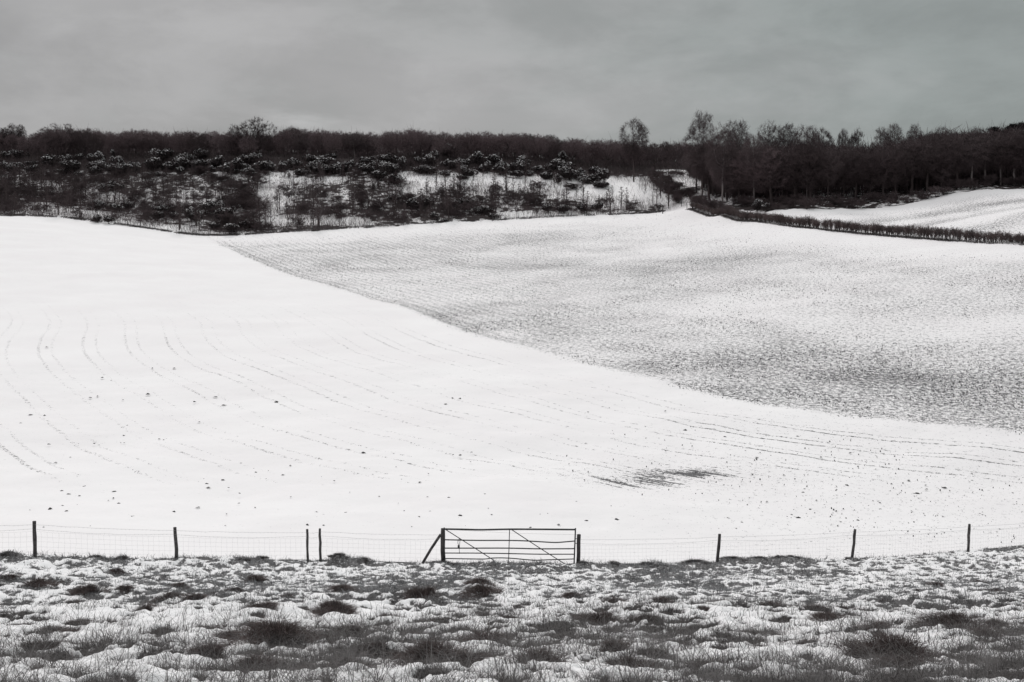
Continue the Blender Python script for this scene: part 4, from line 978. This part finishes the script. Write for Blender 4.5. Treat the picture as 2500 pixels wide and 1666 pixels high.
# depth of the woods: countless stems and twigs behind the front trees
def thicket(name, label, ucenter, nst, ntw, Yf_, seed, vt_off=9, SK=SKY, mat=None):
    sky_v = lambda u: float(np.interp(u, [a[0] for a in SK], [a[1] for a in SK]))
    r = np.random.default_rng(seed); G = Geo()
    u = r.uniform(*ucenter, nst); Y = np.array([Yf_(a) for a in u]) + r.uniform(0, 26, nst); X = ray(u, 400)[0] * Y; Z = H(X, Y)
    hh = np.array([top_height(x, y, z, sky_v(uu) + vt_off + 8 + abs(r.normal(0, 6))) for x, y, z, uu in zip(X, Y, Z, u)]); hh = np.maximum(hh, 2.0)
    p0 = np.stack([X, Y, Z - 0.2], 1); p2 = p0 + np.stack([r.normal(0, 0.4, nst), r.normal(0, 0.3, nst), hh], 1)
    G.ribbons(p0, (p0 + p2) / 2 + r.normal(0, 0.12, (nst, 3)), p2, r.uniform(0.10, 0.24, nst), np.tile([[1.0, 0.2, 0]], (nst, 1)))
    u = r.uniform(*ucenter, ntw); Y = np.array([Yf_(a) for a in u]) + r.uniform(0, 26, ntw); X = ray(u, 400)[0] * Y; Z = H(X, Y)
    hh = np.array([top_height(x, y, z, sky_v(uu) + vt_off - 3) for x, y, z, uu in zip(X, Y, Z, u)]); f = r.uniform(0, 1, ntw) ** 0.8
    hh = hh * (0.90 + 0.2 * vnoise(X / 4.0, Y / 9.0, seed)); p0 = np.stack([X, Y, Z + hh * f], 1); dv = r.normal(0, 1, (ntw, 3)) * [0.7, 0.5, 0.6] + [0, 0, 0.5]; L = r.uniform(0.6, 1.9, ntw)[:, None]
    p1 = p0 + dv * L * 0.5; G.ribbons(p0, p1, p1 + (dv + r.normal(0, 0.3, (ntw, 3))) * L * 0.5, r.uniform(0.04, 0.13, ntw))
    tag(G.build(name, mat or m_twig), label, 'woodland', kind='stuff')
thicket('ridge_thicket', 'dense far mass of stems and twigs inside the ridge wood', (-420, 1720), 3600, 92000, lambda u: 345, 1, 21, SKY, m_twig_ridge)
thicket('wood_thicket', 'dense dark mass of stems and twigs inside the right hand wood', (1715, 2620), 2600, 62000, lambda u: float(np.interp(u, [1715, 1790, 1886, 2080, 2600], [305, 268, 252, 250, 247])), 2, 9, SKYT)

# ------------------------------------------------------------------ scrub slope
# evergreen bushes carrying snow
def snowbush_geo(seed):
    r = np.random.default_rng(seed); C_g = Geo(); S_g = Geo(); St = Geo()
    nl = r.integers(6, 9); lobes = []
    for i in range(nl):
        az = r.uniform(0, 6.28); rr_ = r.uniform(0.05, 0.36); lobes.append((rr_ * math.cos(az), rr_ * math.sin(az), r.uniform(0.35, 0.66) * (1 - rr_ * 0.5), r.uniform(0.17, 0.28)))
        St.tube([(0, 0, -0.05), (lobes[-1][0] * 0.5, lobes[-1][1] * 0.5, 0.2), lobes[-1][:3]], [0.02, 0.014, 0.006], 4, False)
    n = 1100; li = r.integers(0, nl, n); c = np.array([l[:3] for l in lobes])[li]; R = np.array([l[3] for l in lobes])[li]
    dv = r.normal(0, 1, (n, 3)); dv /= np.linalg.norm(dv, axis=1)[:, None]; p = c + dv * (R * r.uniform(0.75, 1.08, n))[:, None] * [1, 1, 0.85]
    p[:, 2] = np.where(p[:, 2] < 0.03, r.uniform(0.03, 0.25, n), p[:, 2])
    o = dv + r.normal(0, 0.6, (n, 3)); o[:, 2] -= 0.2; o /= np.linalg.norm(o, axis=1)[:, None]; L = r.uniform(0.05, 0.10, n)[:, None]
    C_g.ribbons(p, p + o * L * 0.5, p + o * L + [0, 0, -0.02], 0.05)
    up = (dv[:, 2] > 0.05) & (r.uniform(0, 1, n) < 0.46) & (vnoise(p[:, 0] * 7 + seed, p[:, 1] * 7 + p[:, 2] * 5, seed) + 0.30 * p[:, 2] > 0.52); q = p[up]; m = len(q)
    o2 = np.stack([r.normal(0, 1, m), r.normal(0, 1, m), r.normal(0, .25, m)], 1); o2 /= np.linalg.norm(o2, axis=1)[:, None]
    q0 = q + [0, 0, 0.026] - o2 * 0.035
    sd_ = np.stack([-o2[:, 1], o2[:, 0], r.normal(0, 0.4, m)], 1)
    S_g.ribbons(q0, q0 + o2 * 0.035 + [0, 0, 0.012], q0 + o2 * 0.078, r.uniform(0.03, 0.078, m), sd_)
    return St, C_g, S_g
SB = []
def sbush(root, St, C_g, S_g):
    st = St.build('stems', m_bark, root); cr = C_g.build('crown', m_leaf, root); sn = S_g.build('snow_load', m_snow, cr)
    return dict(root=root, used=False, w=1.1, name='evergreen_bush', parts=[st, cr], subs={cr.name: sn})
for k in range(6):
    St, C_g, S_g = snowbush_geo(600 + k); root = thing('evergreen_bush', '', None)
    SB.append(sbush(root, St, C_g, S_g))
BUSH = []
for row, (dv, nn, h0, h1) in enumerate(((0, 78, 14, 40), (-15, 62, 16, 40))):
  for u in np.linspace(-20, 1470, nn):      # two ragged rows along the top of the slope
    vv_ = float(np.interp(u, [0, 400, 800, 1100, 1300, 1450, 1500], [420, 420, 424, 424, 436, 450, 454])) + dv + rng.normal(0, 9)
    if rng.uniform() < 0.22: continue
    BUSH.append((u + rng.normal(0, 10), vv_, rng.uniform(18, 62), rng.uniform(h0, h1), 0))
for q in [(240, 512, 30, 22), (270, 515, 26, 18), (237, 543, 22, 18), (266, 545, 26, 18), (285, 520, 30, 20), (310, 515, 34, 22), (400, 525, 36, 26), (385, 540, 30, 22), (480, 545, 44, 34), (520, 520, 42, 30), (545, 545, 50, 34), (560, 572, 48, 24), (520, 560, 34, 20),
          (600, 560, 40, 24), (430, 535, 26, 20), (960, 492, 36, 18), (1045, 510, 42, 24), (1010, 510, 36, 22), (1130, 510, 44, 28), (1180, 525, 44, 22), (1205, 534, 28, 16), (1060, 540, 24, 20), (1085, 543, 18, 12), (1398, 460, 38, 14), (1340, 520, 34, 20),
          (1380, 522, 36, 20), (1430, 520, 36, 22), (1460, 515, 30, 20), (1370, 428, 60, 34), (1395, 440, 56, 28), (1440, 448, 44, 22), (1330, 440, 40, 22), (1270, 418, 50, 26), (1150, 432, 30, 18), (240, 420, 50, 28), (290, 425, 46, 26), (640, 425, 60, 26), (780, 430, 56, 24),
          (610, 432, 40, 20), (790, 415, 50, 30), (1850, 512, 30, 24), (1873, 514, 24, 18), (1830, 500, 30, 20), (255, 470, 40, 20), (280, 465, 40, 20), (920, 440, 50, 26), (960, 450, 40, 24)]:
    BUSH.append((*q, 1))
bp = ground_at([b[0] for b in BUSH], [b[1] for b in BUSH])
for p, b in zip(bp, BUSH):
    Y = p[1]; w = b[2] / F * Y; hg = b[3] / F * Y; pr = SB[rng.integers(6)]
    o = put(pr, (p[0], p[1], p[2] - 0.3), hg * (1.3 + 0.25 * b[4]), w * (1.1 + 0.15 * b[4]))
    if b[4] == 0: lab = 'dark snow flecked evergreen bush in the band below the ridge wood, %s part' % ('left' if b[0] < 500 else ('middle' if b[0] < 1000 else 'right'))
    elif b[0] > 1800: lab = 'snow flecked evergreen bush at the foot of the right hand wood near the hedge'
    elif b[1] > 500: lab = 'snow laden evergreen bush low on the scrub slope, %s' % ('left of the field corner' if b[0] < 480 else ('at the field corner' if b[0] < 700 else ('middle' if b[0] < 1250 else 'towards the track')))
    elif b[0] == 1398: lab = 'small round snowy bush alone on the white open part of the slope'
    else: lab = 'large snow flecked evergreen bush on the upper scrub slope, %s' % ('left' if b[0] < 500 else ('middle' if b[0] < 1000 else 'right'))
    tag(o, lab, 'bush', 'evergreen bushes with snow on the scrub slope')

def scatter(n, seed, base=0.06, umin=-60, umax=1640, vmin=405, vmax=575):
    """pick pixel positions, fewer on the open snow"""
    r = np.random.default_rng(seed); ef_u = [e[0] for e in EDGE]; ef_v = [e[1] for e in EDGE]
    u = r.uniform(umin, umax, n * 30); v = r.uniform(vmin, vmax, n * 30); v = np.where(r.uniform(0, 1, n * 30) < 0.5, v, r.uniform(450, 575, n * 30))
    ok = v < np.interp(u, ef_u, ef_v) - 5; u, v = u[ok], v[ok]; p = ground_at(u, v)
    w = base + (1 - base) * darkness(p[:, 0], p[:, 1]) ** 1.5; w = w * np.where((u > 1380) & (u < 1570) & (v < 478), 0.15, 1) * np.where(u < 200, 1.5, 1.0)
    k = r.uniform(0, 1.3, len(u)) < w; return list(zip(u[k][:n], v[k][:n])), p[k][:n]
def slope_zone(u, v):
    a = 'at the left end' if u < 200 else ('left of the field corner' if u < 480 else ('above the field corner' if u < 720 else ('in the middle' if u < 1100 else ('right of the middle' if u < 1380 else 'near the track'))))
    b = 'upper' if v < 455 else 'lower'
    return a, b
bb, pts = scatter(232, 11, 0.0)
for p, b in zip(pts, bb):
    hg = rng.uniform(1.2, 3.4) * (1.25 if 560 < b[0] < 670 else 1.0); o = put(PR['bush'][rng.integers(5)], (p[0], p[1], p[2] - 0.15), hg, hg * rng.uniform(1.1, 1.9))
    a, c = slope_zone(*b); tag(o, 'dark leafless bush on the %s scrub slope %s' % (c, a), 'bush', 'leafless bushes on the scrub slope')
# dark bushy line beside the track and round the foot of the right wood
TB = [(1592 + 62 * k / 20 + rng.normal(0, 4), 436 + 60 * k / 20 + rng.normal(0, 3)) for k in range(21)] + [(1605 + 60 * k / 12 + rng.normal(0, 5), 430 + 40 * k / 12) for k in range(12)] \
     + [(1700 + 75 * k / 14 + rng.normal(0, 3), 500 + 24 * k / 14) for k in range(15)] + [(1640 + 70 * rng.uniform(), 425 + rng.uniform(0, 8)) for k in range(8)] + [(1655 + 40 * rng.uniform(), 478 + rng.uniform(0, 5)) for k in range(7)]
pts = ground_at([b[0] for b in TB], [b[1] for b in TB])
for p, b in zip(pts, TB):
    hg = rng.uniform(1.6, 3.0); o = put(PR['bush'][rng.integers(5)], (p[0], p[1], p[2] - 0.15), hg, hg * rng.uniform(1.0, 1.6))
    w_ = 'left of the snowy track' if b[0] < 1664 and b[1] < 500 else ('right of the snowy track' if b[0] > 1695 and b[1] > 480 else 'at the head of the snowy track')
    tag(o, 'dark leafless bush crowding the bank %s' % w_, 'bush', 'leafless bushes beside the track')
# bushes along the foot of the right hand wood
RB = [(1800 + 720 * (k + rng.uniform()) / 60, 0) for k in range(60)]
for u, _ in RB:
    ve = float(np.interp(u, [w[0] for w in WEDGE], [w[1] for w in WEDGE])); p = ground_at([u], [ve - rng.uniform(3, 18)])[0]
    if p[1] > 300: continue
    hg = rng.uniform(1.2, 2.7); o = put(PR['bush'][rng.integers(5)], (p[0], p[1], p[2] - 0.15), hg, hg * rng.uniform(1.1, 1.7))
    o.name = 'undergrowth_bush'; tag(o, 'dark bush at the foot of the right hand wood, %s' % ('behind the hedge end' if u < 1950 else ('middle' if u < 2250 else 'beside the upper snow field')), 'bush', 'undergrowth bushes at the right wood edge')
ss_, pts = scatter(296, 12, 0.25)
for p, b in zip(pts, ss_):
    hg = rng.uniform(3.0, 6.8); o = put(PR['pole'][rng.integers(5)], (p[0], p[1], p[2] - 0.1), hg, hg * rng.uniform(0.24, 0.42))
    a, c = slope_zone(*b); tag(o, 'thin leafless sapling on the %s scrub slope %s' % (c, a), 'sapling', 'young bare trees on the scrub slope')
# heather, bracken and whips between them: one mass
N = 210000; r = np.random.default_rng(77); u = r.uniform(-80, 1640, N); v = r.uniform(398, 577, N)
Y = r.uniform(262, 348, N); u = r.uniform(-80, 1760, N); X = ray(u, 450)[0] * Y; Z = H(X, Y); vv2 = pixel_v(X, Y, Z)
dEE = polyline_dist(X, Y, [tuple(p) for p in EDGE_W], True) * sE
wl = np.clip(0.24 + darkness(X, Y) * 0.70 + (fbm(X / 4, Y / 4, 88, 3) - 0.5) * 1.1, 0, 1) * (dEE < -1)
wl = np.where(Y > 318, 0.9, wl) * np.where((u > 1600) & (Y < 336), 0.35, 1)
wl *= 1 - 0.75 * ((u > 1385) & (u < 1560) & (vv2 > 435) & (vv2 < 480))
kp = r.uniform(0, 1, N) < wl * 0.9; X, Y, Z = X[kp], Y[kp], Z[kp]; n = len(X)
hh = r.uniform(0.3, 1.9, n) * np.where(u[kp] < 350, 1.3, 1.0); tl = r.normal(0, 0.35, (n, 2)); p0 = np.stack([X, Y, Z - 0.1], 1)
p1 = p0 + np.stack([tl[:, 0] * hh * .5, tl[:, 1] * hh * .5, hh * 0.55], 1); p2 = p0 + np.stack([tl[:, 0] * hh * 1.4, tl[:, 1] * hh, hh], 1)
G = Geo(); G.ribbons(p0, p1, p2, r.uniform(0.02, 0.06, n)); tag(G.build('undergrowth', m_twig), 'low brambles and whips covering the scrub slope between the bushes', 'undergrowth', kind='stuff')

# dead grass along the far fence
ew = EDGE_W[(EDGE_W[:, 0] > -125)]
n = 9000; r = np.random.default_rng(5); k = r.uniform(0, len(ew) - 1.001, n); i = k.astype(int); f = (k - i)[:, None]; pp = ew[i] * (1 - f) + ew[i + 1] * f
pp = pp + np.stack([r.normal(0, 0.3, n), r.normal(1.0, 0.45, n)], 1); zz = H(pp[:, 0], pp[:, 1])
ok = vnoise(pp[:, 0] / 1.8, pp[:, 1] / 50, 9) > 0.28; pp, zz = pp[ok], zz[ok]; n = len(zz)
p0 = np.stack([pp[:, 0], pp[:, 1], zz], 1); hh = r.uniform(0.12, 0.45, n); dx = r.normal(0, 0.3, n)
p2 = p0 + np.stack([dx, r.normal(0, .1, n), hh], 1); G = Geo(); G.ribbons(p0, (p0 + p2) / 2 + [0, 0, 0.05], p2, 0.07)
tag(G.build('verge_grass', m_bank), 'rough dead grass in a line under the far fence below the wood', 'grass', kind='stuff')
# far fence
root = thing('wire_fence', 'distant post and wire fence along the foot of the scrub slope', 'fence', (ew[0][0], ew[0][1] + 1.2, float(H(ew[0][0], ew[0][1] + 1.2))))
off = np.array(root.location); G1 = Geo(); seg = np.concatenate([[0], np.cumsum(np.hypot(*np.diff(ew, axis=0).T))]); prevp = None; wp = []
pproto = None
for s in np.arange(0, seg[-1], 3.1):
    x = np.interp(s, seg, ew[:, 0]); y = np.interp(s, seg, ew[:, 1]) + 1.2; z = float(H(x, y)); hgt = rng.uniform(0.95, 1.25); wp.append((x, y, z))
    if pproto is None: pproto = post_geo(1.0, 0.055, 0.03, 3).build('post', m_wood, root, True); q = pproto
    else: q = pproto.copy(); COL.objects.link(q); q.parent = root
    q.location = (x - off[0], y - off[1], z - off[2]); q.scale = (1, 1, hgt); q.rotation_euler = (0, rng.normal(0, 0.04), 0)
wp = np.array(wp) - off
for hz in (0.95, 0.6, 0.3): G1.tube(wp + [0, -0.06, hz], 0.006, 3, False)
G1.build('wires', m_wire, root)

# ------------------------------------------------------------------ hedge
hseg = np.concatenate([[0], np.cumsum(np.hypot(*np.diff(HEDGE_W, axis=0).T))])
hl = HEDGE_W
def hedgeplant(seed):
    r = np.random.default_rng(seed); St = Geo(); C_g = Geo(); tips = []
    for i in range(r.integers(4, 6)):
        bx, by = r.normal(0, 0.11), r.normal(0, 0.07); tx, ty = bx * 1.5 + r.normal(0, 0.13), by + r.normal(0, 0.06)
        St.tube([(bx, by, -0.05), ((bx + tx) / 2, by, 0.22), (tx, ty, 0.48)], [0.020, 0.017, 0.013], 4, False)
        for j in range(9):
            a = np.array([bx + (tx - bx) * .6, by, r.uniform(0.08, 0.48)]); dv = unit(np.array([r.normal(0, 0.6), r.normal(0, 0.35), 1.0])); e = a + dv * r.uniform(0.25, 0.55); e[2] = min(e[2], r.uniform(0.9, 1.02))
            C_g.tube([a, (a + e) / 2 + r.normal(0, 0.02, 3), e], [0.009, 0.007, 0.003], 3, False)
            for m in range(12): q = a + (e - a) * r.uniform(0.15, 1); tips.append(q)
    a = np.array(tips); n = len(a); dv = r.normal(0, 1, (n, 3)) * [1, 0.9, 0.8] + [0, 0, 0.6]; dv /= np.linalg.norm(dv, axis=1)[:, None]; L = r.uniform(0.06, 0.16, n)[:, None]
    C_g.ribbons(a, a + dv * L * 0.5, a + (dv + r.normal(0, 0.25, (n, 3))) * L, 0.013); return St, C_g
m_hedge = varied('hedge_twigs', (0.075, 0.060, 0.060), (0.19, 0.145, 0.142), 2.0, per_object=0.7)
HP = []
for k in range(6):
    St, C_g = hedgeplant(700 + k); rt_ = thing('hedge_shrub', '', None); HP.append(dict(root=rt_, used=False, w=1.0, name='hedge_shrub', parts=[St.build('stems', m_bark, rt_), C_g.build('crown', m_hedge, rt_)]))
npl = 0; s = 0.0
while s < hseg[-1]:
    x = np.interp(s, hseg, hl[:, 0]); y = np.interp(s, hseg, hl[:, 1]); u = pixel_u(x, y)
    if u > 2580: break
    z = float(H(x, y)); hg = float(np.interp(u, [1688, 1751, 1900, 2100, 2500], [1.7, 1.75, 1.95, 2.0, 1.95])) * (1 + 0.30 * (vnoise(np.array([s / 3.0]), np.array([0.5]), 4)[0] - 0.5)) * rng.uniform(0.86, 1.10)
    if u < 2030: hg *= 1 + 0.25 * (vnoise(np.array([s / 2.0]), np.array([0.5]), 8)[0] - 0.5)
    o = put(HP[rng.integers(6)], (x + rng.normal(0, .08), y + rng.normal(0, .08), z), hg, rng.uniform(1.5, 2.0)); npl += 1
    zc = 'at its end by the track' if u < 1800 else ('below the birches' if u < 2030 else ('in the middle of the row' if u < 2280 else 'at the right edge of the picture'))
    tag(o, 'leafless hedge shrub in the long hedge row, %s' % zc, 'hedge shrub', 'hedge shrubs in the row below the upper field')
    s += rng.uniform(0.22, 0.50) if u > 1750 else 0.7
print('hedge', npl)
# dark grass line at the foot of the hedge, on the near side
n = 15000; r = np.random.default_rng(6); sN = r.uniform(0, hseg[-1], n); px = np.interp(sN, hseg, hl[:, 0]); py = np.interp(sN, hseg, hl[:, 1])
gx = np.interp(sN + 0.1, hseg, hl[:, 0]) - px; gy = np.interp(sN + 0.1, hseg, hl[:, 1]) - py; gl = np.hypot(gx, gy) + 1e-9; nx, ny = gy / gl, -gx / gl
sgn = -1.0 if np.mean(ny) > 0 else 1.0; of = r.normal(0.75, 0.22, n); px = px + nx * of * sgn; py = py + ny * of * sgn
pz = H(px, py); p0 = np.stack([px, py, pz - 0.02], 1); hh = r.uniform(0.12, 0.34, n); p2 = p0 + np.stack([r.normal(0, .15, n), r.normal(0, .1, n), hh], 1)
G = Geo(); G.ribbons(p0, (p0 + p2) / 2, p2, 0.06); tag(G.build('hedge_bottom_grass', m_bank), 'dark rough grass along the foot of the hedge', 'grass', kind='stuff')

# small gate and marker posts where the track leaves the field
p = ground_at([1664, 1688], [505, 506]); c0, c1 = p
root = thing('track_gate', 'small distant wire gate closing the snowy track between the bushes', 'gate', tuple(c0)); 
for q in (c0, c1):
    o = post_geo(1.5, 0.07, 0.0, 2).build('post', m_wood, root, True); o.location = tuple(q - c0)
G = Geo(); dvec = c1 - c0
for hz in (0.25, 0.6, 1.0, 1.35): G.tube([np.array([0, 0, hz]), dvec * 0.5 + [0, 0, hz - 0.02], dvec + [0, 0, hz]], 0.016, 4, False)
G.build('rails', m_gate, root)
for u, v, hgt, lab in ((1618, 522, 1.9, 'dark corner post where the far fence meets the track'), (1611, 512, 1.2, 'short post just left of the corner post by the track'), (1677, 509, 1.4, 'lone thin post standing in the snow before the small track gate')):
    p = ground_at([u], [v])[0]; o = post_geo(hgt, 0.10 if u == 1618 else 0.06, 0.02, u).build('marker_post', m_wood, None, True); o.location = tuple(p); tag(o, lab, 'post')

# remove prototypes that were never placed
for grp in list(PR.values()) + [SB, HP]:
    for pr in grp:
        if not pr['used']:
            for c in pr['parts']: bpy.data.objects.remove(c)
            bpy.data.objects.remove(pr['root'])
print('objects', len(bpy.data.objects))

for o in bpy.data.objects:
    if o.get('label') and len(o['label'].replace('-', ' ').split()) > 16: print('LONG', o['label'])
